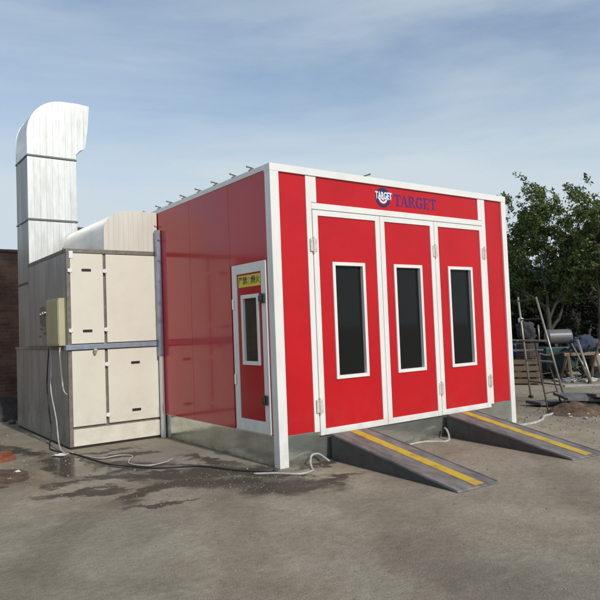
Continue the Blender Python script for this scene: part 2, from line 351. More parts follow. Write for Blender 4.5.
def text_mesh(body, size, depth=0.001, bold=0.0):
    cu = D.curves.new('txt', 'FONT'); cu.body = body; cu.size = size; cu.extrude = depth; cu.offset = bold
    cu.align_x = 'CENTER'; cu.align_y = 'CENTER'
    o = D.objects.new('txt', cu); COL.objects.link(o)
    dg = bpy.context.evaluated_depsgraph_get(); dg.update()
    me = D.meshes.new_from_object(o.evaluated_get(dg))
    D.objects.remove(o); D.curves.remove(cu)
    return me

# ------------------------------------------------------------------ camera
cam = D.cameras.new('camera'); co = D.objects.new('camera', cam); COL.objects.link(co)
r_ = Vector((0.80681223, -0.58957791, -0.03810403)); u_ = Vector((0.00536078, -0.05718666, 0.99834911)); f_ = Vector((0.59078362, 0.80568454, 0.0429783))
co.matrix_world = Matrix(((r_.x, u_.x, -f_.x, -3.92742727), (r_.y, u_.y, -f_.y, -5.84479687), (r_.z, u_.z, -f_.z, 1.54493211), (0, 0, 0, 1)))
cam.sensor_width = 36; cam.lens = 36*634.955/600; cam.clip_end = 2000
S.camera = co

# ------------------------------------------------------------------ ground
g = MB(); bmesh.ops.create_grid(g.bm, x_segments=8, y_segments=8, size=450)
tag(g.build('ground', M['ground']), kind='structure')

# ------------------------------------------------------------------ spray booth
W, H, LY = 4.27, 3.40, 7.0
booth = thing('spray_booth', 'large red panelled booth with white trim, three tall windows in its front doors', 'spray booth', (W/2, 0.0, 0))
RZ = math.radians
# front: corner posts
mb = MB(); mb.box(-0.004, 0.115, -0.012, 0.10, 0.0, 3.315, 0.004); mb.build('corner_post', M['white'], booth)
mb = MB(); mb.box(W-0.105, W, -0.012, 0.10, 0.0, 3.315, 0.004); mb.build('corner_post', M['white'], booth)
mb = MB(); mb.box(-0.006, W+0.002, -0.014, 0.11, 3.315, 3.40, 0.004); mb.build('top_beam', M['white'], booth)
mb = MB(); mb.box(0.115, 0.50, 0.012, 0.06, 0.345, 3.315); mb.build('front_panel', M['red'], booth)
mb = MB(); mb.box(3.78, W-0.105, 0.012, 0.06, 0.345, 3.315); mb.build('front_panel', M['red'], booth)
mb = MB(); mb.box(0.50, 0.575, 0.0, 0.07, 0.335, 3.315, 0.003); mb.build('door_jamb', M['white'], booth)
mb = MB(); mb.box(3.705, 3.78, 0.0, 0.07, 0.335, 3.315, 0.003); mb.build('door_jamb', M['white'], booth)
for xa, xb in ((0.5755, 0.655), (3.625, 3.7045)): MB().box(xa, xb, 0.001, 0.07, 3.005, 3.315, 0.003).build('header_post', M['white'], booth)
header = MB().box(0.655, 3.625, 0.012, 0.06, 2.99, 3.315).build('header_panel', M['red'], booth)
mb = MB(); mb.box(0.575, 3.705, -0.004, 0.07, 2.925, 2.998, 0.003); mb.build('header_beam', M['white'], booth)
# leaves
def leaf(x0, x1, wx0, wx1, lab):
    sw = 0.078; y0 = -0.010
    d = MB(); d.box(x0+sw, x1-sw, 0.004, 0.05, 0.29+0.072, 2.915-0.066)
    # panel with an opening for the window
    d.bm.free(); d.bm = bmesh.new()
    a, b2, c, e = x0+sw, x1-sw, 0.362, 2.849
    d.box(a, wx0, 0.004, 0.045, c, e); d.box(wx1, b2, 0.004, 0.045, c, e)
    d.box(wx0, wx1, 0.004, 0.045, c, 0.92); d.box(wx0, wx1, 0.004, 0.045, 2.305, e)
    o = d.build('door_leaf', M['red'], booth); o['label'] = lab
    mb = MB()
    mb.box(x0+.002, x0+sw, y0, 0.05, 0.29, 2.915, 0.004); mb.box(x1-sw, x1-.002, y0, 0.05, 0.29, 2.915, 0.004)
    mb.box(x0+sw, x1-sw, y0, 0.05, 0.29, 0.362, 0.004); mb.box(x0+sw, x1-sw, y0, 0.05, 2.849, 2.915, 0.004)
    mb.build('leaf_frame', M['white'], o)
    mb = MB(); frame_y(mb, wx0-.004, wx1+.004, 0.916, 2.309, 0.042, -0.014, 0.055); mb.build('window_frame', M['white'], o)
    mb = MB(); mb.box(wx0+.036, wx1-.036, 0.034, 0.042, 0.956, 2.269); mb.build('window_pane', M['glass'], o)
    return o
l1 = leaf(0.577, 1.650, 0.855, 1.365, 'leftmost red door leaf'); l2 = leaf(1.652, 2.655, 1.87, 2.385, 'middle red door leaf'); l3 = leaf(2.657, 3.703, 2.91, 3.42, 'rightmost red door leaf')
def hinge(x, z, par, w=.036):
    mb = MB(); mb.box(x-w-.012, x-.010, -0.020, -0.011, z-.075, z+.075, 0.002); mb.box(x+.010, x+w+.012, -0.020, -0.011, z-.075, z+.075, 0.002)
    mb.tube([(x, -0.024, z-.095), (x, -0.024, z+.095)], 0.011)
    for sx in (-1, 1):
        for sz in (-.05, .05): mb.sphere((x+sx*.029, -0.021, z+sz), 0.008, (1, .5, 1), 1)
    return mb.build('hinge', M['hingem'], par)
for z in (2.50, 0.63): hinge(0.577, z, l1)
for z in (2.51, 0.65): hinge(2.656, z, l3, .034)
for z in (2.52, 0.67): hinge(3.704, z, l3)
# logo and lettering on the header (real flat vinyl on the panel)
def ring(mb, cx, cz, r0, r1, a0, a1, y0, y1, n=28, sx=1.0):
    pts = [(cx+sx*r1*math.cos(a0+(a1-a0)*i/n), cz+r1*math.sin(a0+(a1-a0)*i/n)) for i in range(n+1)]
    pts2 = [(cx+sx*r0*math.cos(a0+(a1-a0)*i/n), cz+r0*math.sin(a0+(a1-a0)*i/n)) for i in range(n+1)]
    for i in range(n):
        mb.prism([pts[i], pts[i+1], pts2[i+1], pts2[i]], 'y', y0, y1)
LX, LZ = 1.745, 3.165
mb = MB(); ring(mb, LX, LZ, 0.090, 0.128, 0, 2*PI, 0.0125, 0.009, 36); mb.build('emblem_ring', M['navy'], header)
mb = MB(); ring(mb, LX, LZ, 0.052, 0.076, PI*1.03, PI*1.97, 0.0125, 0.0088, 20); ring(mb, LX, LZ-.005, 0.0, 0.03, PI, 2*PI, 0.0125, 0.0088, 10); mb.build('emblem_smile', M['vinylwhite'], header)
mb = MB(); ring(mb, LX, LZ, 0.0, 0.086, 0.0, PI, 0.0125, 0.0092, 20); mb.build('emblem_field', M['navy'], header)
me = text_mesh('TARGET', 0.115, 0.0012, 0.003)
def put_text(me, name, m, par, mat4):
    o = D.objects.new(name, me); me.materials.clear(); me.materials.append(m); COL.objects.link(o)
    me.transform(wm(par).inverted() @ mat4); o.parent = par; W0[o.name] = wm(par); return o
xs = [v.co.x for v in me.vertices]; wdt = max(xs)-min(xs)
toY = Matrix.Rotation(PI/2, 4, 'X')
me2 = me.copy()
sc1 = Matrix.Diagonal((0.285/wdt, 1.05, 1, 1))
put_text(me, 'emblem_lettering', M['vinylwhite'], header, Matrix.Translation((LX+.008, 0.0060, LZ+.022)) @ toY @ sc1)
sc2 = Matrix.Diagonal((0.30/wdt, 1.18, 1, 1))
put_text(me2, 'emblem_lettering_shadow', M['skyblue'], header, Matrix.Translation((LX+.013, 0.0082, LZ+.017)) @ toY @ sc2)
# serif word
mb = MB(); kk = [0]
def poly(pts, ox, w):
    kk[0] += 1
    mb.prism([(ox+p[0]*w, 3.075+p[1]*0.152) for p in pts], 'y', 0.0125, 0.0095-0.00015*(kk[0] % 9))
def rc(x0, x1, z0, z1, ox, w): poly([(x0, z0), (x1, z0), (x1, z1), (x0, z1)], ox, w)
def arc(cx, cz, r0, r1x, r1z, t, a0, a1, ox, w, n=14):
    for i in range(n):
        A, B = a0+(a1-a0)*i/n, a0+(a1-a0)*(i+1)/n
        def th(a): return 0.10+(t-0.10)*abs(math.cos(a))
        def o_(a): return (cx+r1x*math.cos(a), cz+r1z*math.sin(a))
        def i_(a): return (cx+(r1x-th(a))*math.cos(a), cz+(r1z-th(a))*math.sin(a))
        poly([o_(A), o_(B), i_(B), i_(A)], ox, w)
w = 0.150
def chT(o): rc(0, .82, .88, 1, o, w); rc(0, .07, .68, .89, o, w); rc(.75, .82, .68, .89, o, w); rc(.31, .51, .06, .9, o, w); rc(.2, .62, 0, .08, o, w)
def chA(o):
    poly([(.06, .04), (.14, .04), (.46, .9), (.42, 1)], o, w); poly([(.62, .04), (.84, .04), (.50, 1), (.40, 1)], o, w)
    rc(.2, .66, .28, .37, o, w); rc(-.02, .24, 0, .07, o, w); rc(.54, .92, 0, .07, o, w)
def chR(o):
    rc(.1, .29, .06, .94, o, w); rc(0, .4, 0, .07, o, w); rc(0, .4, .93, 1, o, w)
    arc(.38, .73, 0, .36, .27, .2, -PI/2, PI/2, o, w); poly([(.36, .5), (.52, .5), (.86, .05), (.66, .05)], o, w); rc(.66, .95, 0, .07, o, w)
def chG(o):
    arc(.45, .5, 0, .45, .51, .2, PI*.22, PI*1.72, o, w, 20); rc(.62, .80, .06, .45, o, w); rc(.5, .9, .42, .49, o, w); rc(.72, .79, .68, .98, o, w)
def chE(o):
    rc(.1, .29, .06, .94, o, w); rc(0, .74, 0, .09, o, w); rc(0, .72, .91, 1, o, w); rc(.28, .56, .46, .55, o, w)
    rc(.66, .73, .08, .30, o, w); rc(.64, .71, .72, .92, o, w); rc(.52, .58, .36, .64, o, w)
ox = 1.945
for ch, adv in ((chT, .80), (chA, .93), (chR, .96), (chG, .97), (chE, .86), (chT, .8)):
    ch(ox); ox += adv*w
mb.build('header_lettering', M['purple'], header)
# side panels (left wall) - five tall glossy panels with hairline joints
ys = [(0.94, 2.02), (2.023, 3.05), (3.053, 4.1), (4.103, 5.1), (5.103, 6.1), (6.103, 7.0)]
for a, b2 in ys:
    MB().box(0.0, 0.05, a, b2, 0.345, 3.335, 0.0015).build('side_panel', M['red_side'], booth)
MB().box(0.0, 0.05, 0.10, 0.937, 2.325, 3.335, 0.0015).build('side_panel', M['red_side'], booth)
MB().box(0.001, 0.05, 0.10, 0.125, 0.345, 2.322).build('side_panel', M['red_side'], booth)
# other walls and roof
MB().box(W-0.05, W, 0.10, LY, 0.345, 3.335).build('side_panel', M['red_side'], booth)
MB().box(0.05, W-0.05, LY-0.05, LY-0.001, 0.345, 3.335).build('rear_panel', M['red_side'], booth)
for xa, xb in ((-0.008, 0.06), (W-.06, W+.008)): MB().box(xa, xb, 0.11, LY, 3.337, 3.398, 0.003).build('roof_trim', M['white'], booth)
MB().box(0.06, W-0.06, 0.11, LY-0.002, 3.34, 3.392).build('roof', M['white'], booth)
# galvanised plinth
mb = MB(); mb.box(0.012, W-0.012, 0.02, LY-0.01, 0.0, 0.343, 0.004); mb.build('plinth', M['base'], booth)
MB().box(0.004, 0.012, 0.10, 3.04, 0.338, 0.350).build('plinth_flashing', M['hingem'], booth)
# service door in the side
sd = MB(); 
sd.box(-0.004, 0.04, 0.23, 0.30, 0.49, 2.22); sd.box(-0.004, 0.04, 0.68, 0.775, 0.49, 2.22)
sd.box(-0.004, 0.04, 0.30, 0.68, 0.49, 1.13); sd.box(-0.004, 0.04, 0.30, 0.68, 1.95, 2.22)
sdo = sd.build('service_door', M['red_side'], booth)
mb = MB(); mb.box(-0.016, 0.045, 0.130, 0.232, 0.355, 2.32, 0.004); mb.box(-0.016, 0.045, 0.775, 0.885, 0.355, 2.32, 0.004)
mb.box(-0.016, 0.045, 0.232, 0.775, 0.355, 0.492, 0.004); mb.box(-0.016, 0.045, 0.232, 0.775, 2.205, 2.32, 0.004); mb.build('door_frame', M['white'], sdo)
mb = MB(); frame_x(mb, 0.297, 0.683, 1.127, 1.953, 0.045, -0.020, 0.045); mb.build('window_frame', M['white'], sdo)
MB().box(0.012, 0.020, 0.340, 0.640, 1.170, 1.910).build('window_pane', M['glass2'], sdo)
for z in (1.89, 0.74):
    mb = MB(); mb.box(-0.045, -0.016, 0.155, 0.235, z-.055, z+.055, 0.008); mb.box(-0.075, -0.045, 0.17, 0.215, z-.035, z+.035, 0.008); mb.build('door_latch', M['black'], sdo)
for z in (1.85, 0.95):
    mb = MB(); mb.tube([(-0.024, 0.86, z-.06), (-0.024, 0.86, z+.06)], 0.012); mb.box(-0.020, -0.0155, 0.835, 0.885, z-.055, z+.055); mb.build('hinge', M['hingem'], sdo)
MB().box(-0.0075, -0.0035, 0.255, 0.745, 2.045, 2.185, 0.001).build('warning_sign', M['signyellow'], sdo)
toX = Matrix(((0, 0, -1, 0), (-1, 0, 0, 0), (0, 1, 0, 0), (0, 0, 0, 1)))  # text x -> -Y, y -> Z, facing -X
for txt, yy in (('严禁', 0.640), ('烟火', 0.360)):
    me = text_mesh(txt, 0.098, 0.0008, 0.0015)
    put_text(me, 'sign_lettering', M['ink'], sdo, Matrix.Translation((-0.0083, yy, 2.115)) @ toX)
mb = MB()
for i in range(20):
    a0, a1 = 2*PI*i/20, 2*PI*(i+1)/20
    P = [(0.5+r*math.cos(a), 2.115+r*math.sin(a)) for r, a in ((.045, a0), (.045, a1), (.036, a1), (.036, a0))]
    mb.prism(P, 'x', -0.0075, -0.0088)
mb.prism([(0.472, 2.137), (0.478, 2.143), (0.528, 2.093), (0.522, 2.087)], 'x', -0.0075, -0.0091); mb.build('sign_symbol', M['faintred'], sdo)
# roof bolts along the left edge and one on the front
def bolt(x, y, ang):
    mb = MB(); d = Vector((math.cos(ang), math.sin(ang), 0))
    p = Vector((x, y, 3.405)); mb.tube([p, p+Vector((0, 0, .03))], 0.012, 6)
    mb.tube([p+Vector((0, 0, .022))-d*.03, p+Vector((0, 0, .034))+d*.055], 0.008, 6)
    mb.sphere(p+Vector((0, 0, .036))+d*.055, 0.015, sub=1); mb.box(p.x-.025, p.x+.025, p.y-.025, p.y+.025, 3.3985, 3.408)
    mb.build('roof_bolt', M['brass'], booth)
for i, y in enumerate((0.40, 0.80, 1.26, 1.72, 2.18, 2.62, 3.02, 3.5, 4.0, 4.5)): bolt(0.015, y, PI+0.15*math.sin(i*2.1))
bolt(1.50, 0.05, -PI/2+.5)
# back corner flashing where the cabinet meets the booth
mb = MB(); mb.box(-0.075, -0.004, 2.955, 3.035, 1.20, 3.07, 0.004); mb.build('corner_flashing', M['film'], booth)
mb = MB(); mb.box(-0.055, -0.006, 2.965, 3.035, 0.0, 1.20, 0.004); mb.build('corner_flashing', M['white'], booth)

# ------------------------------------------------------------------ generator cabinet
XL, XR, YF = -1.36, -0.02, 3.06
cab = thing('generator_cabinet', 'two-storey cream panelled cabinet with dark side sheets attached to the red booth', 'cabinet', ((XL+XR)/2, YF, 0))
mb = MB(); mb.box(XL+.02, XR, YF+.03, 5.20, 1.41, 2.70); mb.box(XL+.02, XR, YF+.03, 6.14, 0.03, 1.35)
mb.build('carcass', M['gasket'], cab)
mb = MB(); mb.box(XL-.004, XR, YF+.005, 5.205, 2.70, 2.755, .003); mb.build('top_rim', M['gasket'], cab)
# side sheets with vertical seams
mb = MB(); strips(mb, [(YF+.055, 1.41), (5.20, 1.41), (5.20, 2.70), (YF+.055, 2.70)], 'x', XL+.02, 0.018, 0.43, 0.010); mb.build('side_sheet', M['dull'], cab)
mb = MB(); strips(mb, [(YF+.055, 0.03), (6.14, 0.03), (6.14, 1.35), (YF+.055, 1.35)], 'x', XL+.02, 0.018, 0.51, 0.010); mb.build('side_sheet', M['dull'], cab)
MB().box(XL, XL+.05, YF+.005, YF+.055, 0.03, 2.70, .003).build('corner_angle', M['gasket'], cab)
MB().box(XL-.012, XR, 5.2, 6.16, 1.352, 1.385, .003).build('lower_lid', M['dull'], cab)
MB().box(XL-.012, XL+.03, YF+.06, 5.2, 1.352, 1.408, .003).build('side_rail', M['gasket'], cab)
MB().box(XL-.035, XR-.06, YF-.030, YF+.06, 1.352, 1.422, .004).build('middle_rail', M['film'], cab)
def cdoor(x0, x1, z0, z1, handles, clips, name='access_panel'):
    o = MB().box(x0, x1, YF-.004, YF+.028, z0, z1, 0.004).build(name, M['cream'], cab)
    for hx, hz in handles:
        mb = MB(); mb.box(hx-.065, hx+.065, YF-.016, YF-.004, hz-.017, hz+.017, .004); mb.build('handle', M['black'], o)
    for cx, cz in clips:
        mb = MB(); mb.box(cx-.028, cx+.028, YF-.020, YF-.004, cz-.024, cz+.024, .005); mb.tube([(cx, YF-.024, cz-.03), (cx, YF-.024, cz+.03)], .009, 6); mb.build('clip', M['vinylwhite'], o)
    return o
cdoor(-1.31, -0.853, 1.435, 2.69, [(-1.09, 2.46), (-1.09, 1.61)], [(-1.318, 2.45), (-1.318, 1.62)])
cdoor(-0.812, -0.055, 1.435, 2.69, [], [(-0.83, 2.45), (-0.83, 1.62)])
cdoor(-1.31, -0.853, 0.300, 1.34, [], [])
cdoor(-0.812, -0.055, 0.300, 1.34, [(-0.41, 1.13), (-0.41, 0.45)], [(-0.83, 1.13), (-0.83, 0.42)])
cdoor(-1.31, -0.055, 0.035, 0.262, [], [], 'kick_panel')
mb = MB(); mb.box(-1.325, -1.27, YF-.012, YF+.0, 2.62, 2.72, .004); mb.build('corner_plate', M['vinylwhite'], cab)
MB().box(XL+.01, XR-.01, YF+.01, 6.1, 0.0, 0.032).build('skid', M['black'], cab)
mb = MB(); mb.tube([(-1.0, YF-.05, 1.33), (-1.0, YF-.04, 1.30), (-1.0, YF-.02, 1.29)], .02, 8); mb.sphere((-1.0, YF-.05, 1.335), .028, sub=2); mb.build('knob', M['boxcream'], cab)
# control box and the small fittings on the shaded side
cb_ = MB().box(XL-.085, XL+.001, 3.17, 3.80, 1.415, 2.075, .006).build('control_box', M['boxcream'], cab)
MB().box(XL-.093, XL-.085, 3.19, 3.78, 1.44, 2.05, .003).build('box_door', M['boxcream'], cb_)
fit_ = MB(); fit_.box(XL-.022, XL+.0, 3.98, 4.42, 1.72, 2.0, .004); fit_ = fit_.build('switch_plate', M['gasket'], cab)
for yy, zz, rr in ((4.08, 1.90, .030), (4.20, 1.90, .030), (4.32, 1.89, .018)):
    MB().tube([(XL-.020, yy, zz), (XL-.05, yy, zz)], rr, 12).build('gauge', M['alu'], fit_)
for yy, zz in ((4.05, 1.66), (4.18, 1.60), (4.36, 1.67), (4.45, 1.56)):
    MB().tube([(XL-.0, yy, zz), (XL-.04, yy, zz)], .017, 10).build('push_button', M['alu'], cab)
# cables hanging down the side
def sag(pts, n=8):
    pts = [Vector(p) for p in pts]; out = []
    P = [pts[0]*2-pts[1]] + pts + [pts[-1]*2-pts[-2]]
    for i in range(1, len(P)-2):
        for k in range(n):
            t = k/n; a, b2, c, d = P[i-1], P[i], P[i+1], P[i+2]
            out.append(0.5*((2*b2)+(c-a)*t+(2*a-5*b2+4*c-d)*t*t+(3*b2-a-3*c+d)*t**3))
    out.append(pts[-1]); return out
def cable(name, pts, r, m, label, cat, smooth=True):
    mb = MB(); mb.tube(sag(pts), r, 8)
    return lone(mb, name, M[m], label, cat, pts[0], smooth=True)
cable('power_cable', [(XL-.06, 3.75, 1.41), (XL-.05, 3.72, 1.2), (XL-.09, 3.62, .8), (XL-.08, 3.42, .4), (XL-.12, 3.15, .08), (-1.50, 2.85, .012), (-1.42, 2.72, .012)], .009, 'hosewhite',
      'grey-white cable hanging from the control box down to the ground', 'cable')
cable('power_cable', [(XL-.06, 3.22, 1.41), (XL-.075, 3.19, 1.28), (XL-.05, 3.20, .95), (XL-.045, 3.14, .80), (XL-.01, 3.10, .74)], .012, 'alu',
      'short pale conduit beside the cabinet corner below the control box', 'cable')
cable('power_cable', [(XL-.04, 3.85, 1.41), (XL-.05, 3.93, 1.1), (XL-.04, 4.02, .8), (XL-.05, 3.90, .5), (XL-.05, 3.80, .2), (XL-.1, 3.7, .012), (XL-.2, 3.2, .012), (-1.42, 2.64, .012)], .009, 'cable',
      'thin black cable hanging loose against the dark cabinet side', 'cable')

# ------------------------------------------------------------------ exhaust duct (tower)
tow = thing('exhaust_duct', 'tall bright metal duct with curved top standing on the cabinet', 'duct', (-0.94, 5.6, 1.385))
X0, X1, Y0, Y1 = -1.335, -0.535, 5.215, 6.02
def shaft(z0, z1):
    o = MB().box(X0+.012, X1-.012, Y0+.012, Y1-.012, z0, z1)
    o = o.build('shaft_section', M['galv_curve'], tow)
    mb = MB(); strips(mb, [(X0, z0), (X1, z0), (X1, z1), (X0, z1)], 'y', Y0+.013, .010, 0.10, .0025); mb.build('front_sheet', M['galv'], o)
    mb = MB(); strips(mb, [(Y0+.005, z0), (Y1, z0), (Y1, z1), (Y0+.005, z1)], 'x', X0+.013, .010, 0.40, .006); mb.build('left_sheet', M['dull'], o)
    mb = MB(); strips(mb, [(Y0+.005, z0), (Y1, z0), (Y1, z1), (Y0+.005, z1)], 'x', X1-.013, -.010, 0.10, .005); mb.build('right_sheet', M['galv'], o)
    mb = MB(); strips(mb, [(X0, z0), (X1, z0), (X1, z1), (X0, z1)], 'y', Y1-.013, -.010, 0.10, .005); mb.build('rear_sheet', M['galv'], o)
def flange(z):
    mb = MB(); a = .013
    mb.box(X0-a, X1+a, Y0-a, Y0+.004, z-.011, z+.011, .002); mb.box(X0-a, X1+a, Y1-.004, Y1+a, z-.011, z+.011, .002)
    mb.box(X0-a, X0+.004, Y0+.004, Y1-.004, z-.011, z+.011, .002); mb.box(X1-.004, X1+a, Y0+.004, Y1-.004, z-.011, z+.011, .002)
    mb.build('flange', M['tank'], tow)
shaft(1.386, 2.44); flange(2.46); shaft(2.48, 3.49); flange(3.51); shaft(3.53, 4.57); flange(4.59)
prof = [(X0, 4.61)]
cx, cz, R = -0.72, 4.96, 0.615
for i in range(15):
    a = PI - (PI/2)*i/14; prof.append((cx+R*math.cos(a), cz+.63*math.sin(a)))
prof += [(-0.50, 5.60), (-0.285, 5.585), (-0.315, 5.20), (-0.375, 4.815), (-0.46, 4.775), (-0.535, 4.69), (-0.535, 4.61)]
mb = MB(); mb.prism([(x*.985-.0135, z) for x, z in prof], 'y', Y0+.012, Y1-.012)
el = mb.build('elbow', M['galv_curve'], tow)
mb = MB(); strips(mb, prof, 'y', Y0+.013, .010, 0.105, .0025); mb.build('front_sheet', M['galv'], el)
mb = MB(); strips(mb, prof, 'y', Y1-.013, -.010, 0.105, .005); mb.build('rear_sheet', M['galv'], el)
mb = MB(); mb.prism([(-0.283, 5.55), (-0.279, 5.55), (-0.366, 4.85), (-0.372, 4.85)], 'y', Y0+.05, Y1-.05); mb.build('outlet_shade_sheet', M['dark'], el)  # flat dark sheet on the solid elbow stands in for the shaded inside
MB().box(X1+.001, -0.02, 5.35, 5.95, 3.10, 3.42, .004).build('branch_duct', M['tank'], tow)
MB().box(X1+.001, -0.02, 5.33, 5.97, 3.422, 3.45, .004).build('branch_rim', M['gasket'], tow)

# ------------------------------------------------------------------ intake duct (the rounded one)
arc_ = thing('intake_duct', 'low rounded cream and metal duct on the cabinet top beside the booth', 'duct', (-0.42, YF, 2.756))
ap = [(-0.825, 2.757), (-0.825, 3.02)]
for i in range(1, 13):
    a = PI-(PI/2)*i/12; ap.append((-0.465+0.36*math.cos(a), 3.02+0.325*math.sin(a)))
ap += [(-0.30, 3.350), (-0.012, 3.350), (-0.012, 2.757)]
mb = MB(); mb.prism(ap, 'y', YF+.02, 5.05); o = mb.build('duct_body', M['galv_curve'], arc_)
for p in o.data.polygons:
    if abs(p.normal.y) < .5: p.use_smooth = True
me_ = o.data
try:
    me_.set_sharp_from_angle(angle=RZ(35))
except Exception: pass
mb = MB(); strips(mb, ap, 'y', YF+.021, .012, 0.075, .0012); mb.build('end_sheet', M['cream_duct'], arc_)
try: el.data.set_sharp_from_angle(angle=RZ(30))
except Exception: pass
# rounded boot where it meets the tower
mb = MB(); mb.tube([(-.825+.02, 5.045, 2.80), (-.815, 5.05, 3.0), (-.76, 5.05, 3.16), (-.60, 5.05, 3.31), (-.40, 5.05, 3.345)], .012, 6); mb.build('end_bead', M['galv_curve'], arc_)

# ------------------------------------------------------------------ ramps
def make_ramp(loc, rot, w, Lr, h, label):
    t = thing('vehicle_ramp', label, 'ramp', loc, rot, 'loading ramps in front of the booth doors')
    mb = MB()
    # side cheeks and underside frame (local: x across, -y towards the viewer)
    for x in (0.0, w-.012):
        mb.prism([(0, 0), (0, h-.012), (-Lr+.03, .008), (-Lr+.05, 0)], 'x', x, x+.012)
    mb.box(.012, w-.012, -.012, 0, 0.0, h-.014)
    mb.build('side_cheek', M['ramp_side'], t, local=True)
    ang = math.atan2(h-.012, Lr)
    def P(u, v): return (u, v)
    mb = MB(); mb.prism([(.004, h), (.004, h-.012), (-Lr, 0.002), (-Lr-.012, .004), (-Lr, 0.014)], 'x', -.006, w+.006); mb.build('deck', M['ramp_top'], t, local=True)
    # ribs along the deck edge and yellow stripe
    sl = Matrix.Translation((0, 0, h)) @ Matrix.Rotation(math.atan2(h-.014, Lr), 4, 'X')
    mb = MB(); l2 = math.hypot(h-.014, Lr)
    mb.box(w*.46, w*.46+.125, -l2+.03, -.004, .0015, .0035, M4=sl); mb.build('stripe', M['yellow'], t, local=True)
    for x in (.0, w-.02): MB().box(x, x+.02, -l2+.01, -.01, .001, .006, M4=sl).build('edge_strip', M['ramp_top'], t, local=True)
    return t
make_ramp((0.70, -0.045, 0), RZ(-3.2), 0.56, 1.93, 0.30, 'grey ramp with a yellow stripe in front of the leftmost door leaf')
make_ramp((2.695, -0.045, 0), RZ(-6.5), 0.54, 1.93, 0.30, 'grey ramp with a yellow stripe below the rightmost door leaf')

# ------------------------------------------------------------------ hoses, cables on the ground
cable('hose', [(-0.35, -0.02, .012), (-0.17, -0.17, .012), (-0.01, -0.38, .012), (0.17, -0.36, .012), (0.27, -.22, .012), (0.33, -.12, .05), (0.40, -.06, .10), (0.50, -.05, .10), (0.57, -.07, .05), (0.60, -.12, .012)], .012, 'hosewhite',
      'white hose curling up at the booth plinth beside the near corner post', 'hose')
cable('hose', [(1.45, -0.20, .012), (1.9, -0.10, .012), (2.19, -0.10, .012), (2.4, -0.28, .012), (2.52, -.22, .05), (2.60, -.12, .11), (2.63, -.06, .13)], .014, 'hosewhite',
      'white hose lying on the ground between the two ramps', 'hose')
cable('hose', [(3.94, -0.23, .014), (4.34, -0.26, .014), (4.7, -.16, .014), (5.01, 0.0, .014), (5.5, .08, .014), (5.93, .34, .014), (6.3, .46, .014)], .021, 'hosewhite',
      'pale hose running from the right corner post to the ladder feet', 'hose')
cable('hose', [(-1.38, 2.52, .010), (-1.27, 2.12, .010), (-1.02, 2.12, .010), (-0.92, 1.95, .010), (-1.05, 1.72, .010), (-1.12, 1.50, .010), (-1.0, 1.25, .010), (-0.78, 1.28, .010), (-.62, 1.40, .010)], .008, 'hosewhite',
      'thin white hose looping on the ground in front of the cream cabinet', 'hose')
cable('power_cable', [(-1.42, 2.64, .011), (-1.31, 1.67, .011), (-1.12, 1.28, .011), (-0.96, 1.01, .011), (-0.58, 0.76, .011), (-0.40, 0.29, .011), (-0.16, -0.09, .011), (-.10, -.02, .011)], .009, 'cable',
      'black cable running across the ground from cabinet to the near corner post', 'cable')

# ------------------------------------------------------------------ ladder frame
lad = thing('platform_ladder', 'pale metal A-frame ladder standing in the yard right of the booth', 'ladder', (6.6, 0.8, 0))
FL, FR = Vector((6.99, 1.57, 0)), Vector((6.57, .58, 0))
C_ = co.matrix_world.translation
e_ = (FR-FL).normalized(); up_ = Vector((0, 0, 1)); nr = e_.cross(up_).normalized()
if nr.dot(f_) < 0: nr = -nr
tl = RZ(-4); n2 = nr*math.cos(tl)-up_*math.sin(tl)
TL_, TR_ = None, None
def onplane(px, py):
    d = f_ + (px-300)/634.955*r_ - (py-300)/634.955*u_
    return C_ + d*((FL-C_).dot(n2)/d.dot(n2))
TL_, TR_ = onplane(518, 297), onplane(536, 297)
TL_, TR_ = Vector([round(v, 3) for v in TL_]), Vector([round(v, 3) for v in TR_])
for A, B in ((FL, TL_), (FR, TR_)):
    mb = MB(); mb.tube([A, B], .019, 8); mb.build('rail', M['alu'], lad, smooth=True)
    mb = MB(); mb.box(A.x-.035, A.x+.035, A.y-.035, A.y+.035, 0, .05, .006); mb.build('foot', M['black'], lad)
def lp(A, B, z): return A + (B-A)*((z-A.z)/(B.z-A.z))
for z, rr, mm in ((0.33, .012, 'rust'), (0.74, .017, 'alu'), (1.12, .020, 'alu'), (1.53, .014, 'rust'), (1.9, .012, 'rust')):
    a, b2 = lp(FL, TL_, z), lp(FR, TR_, z)
    mb = MB(); mb.tube([a, b2], rr, 8); mb.build('rung', M[mm], lad, smooth=True)
a = lp(FL, TL_, 1.12); mb = MB(); mb.tube([a, a-e_*.55], .018, 8); mb.tube([a-e_*.55, a-e_*.55+Vector((0, 0, .0))+nr*.0+Vector((-.25, -.4, 0))], .014, 6); mb.build('platform_bar', M['alu'], lad, smooth=True)
BL_, BR_ = Vector((5.72, .47, 0)), Vector((6.14, .36, 0))
P1, P2 = lp(FL, TL_, 1.12)*.55+lp(FR, TR_, 1.12)*.45, lp(FR, TR_, .74)*.8+lp(FL, TL_, .74)*.2
BL_ = Vector((5.62, .33, 0)); BR_ = Vector((6.18, .42, 0))
for A, B in ((BL_, P1), (BR_, P2)):
    mb = MB(); mb.tube([A, B], .014, 8); mb.build('rear_strut', M['rust'], lad, smooth=True)
for z in (.25, .55): MB().tube([lp(BL_, P1, z), lp(BR_, P2, z)], .010, 6).build('brace', M['rust'], lad, smooth=True)
# upright at the platform
q = lp(FL, TL_, 1.12)*.35+lp(FR, TR_, 1.12)*.65
mb = MB(); mb.tube([q, q+Vector((.02, .02, .30))], .017, 6); mb.build('short_upright', M['alu'], lad, smooth=True)

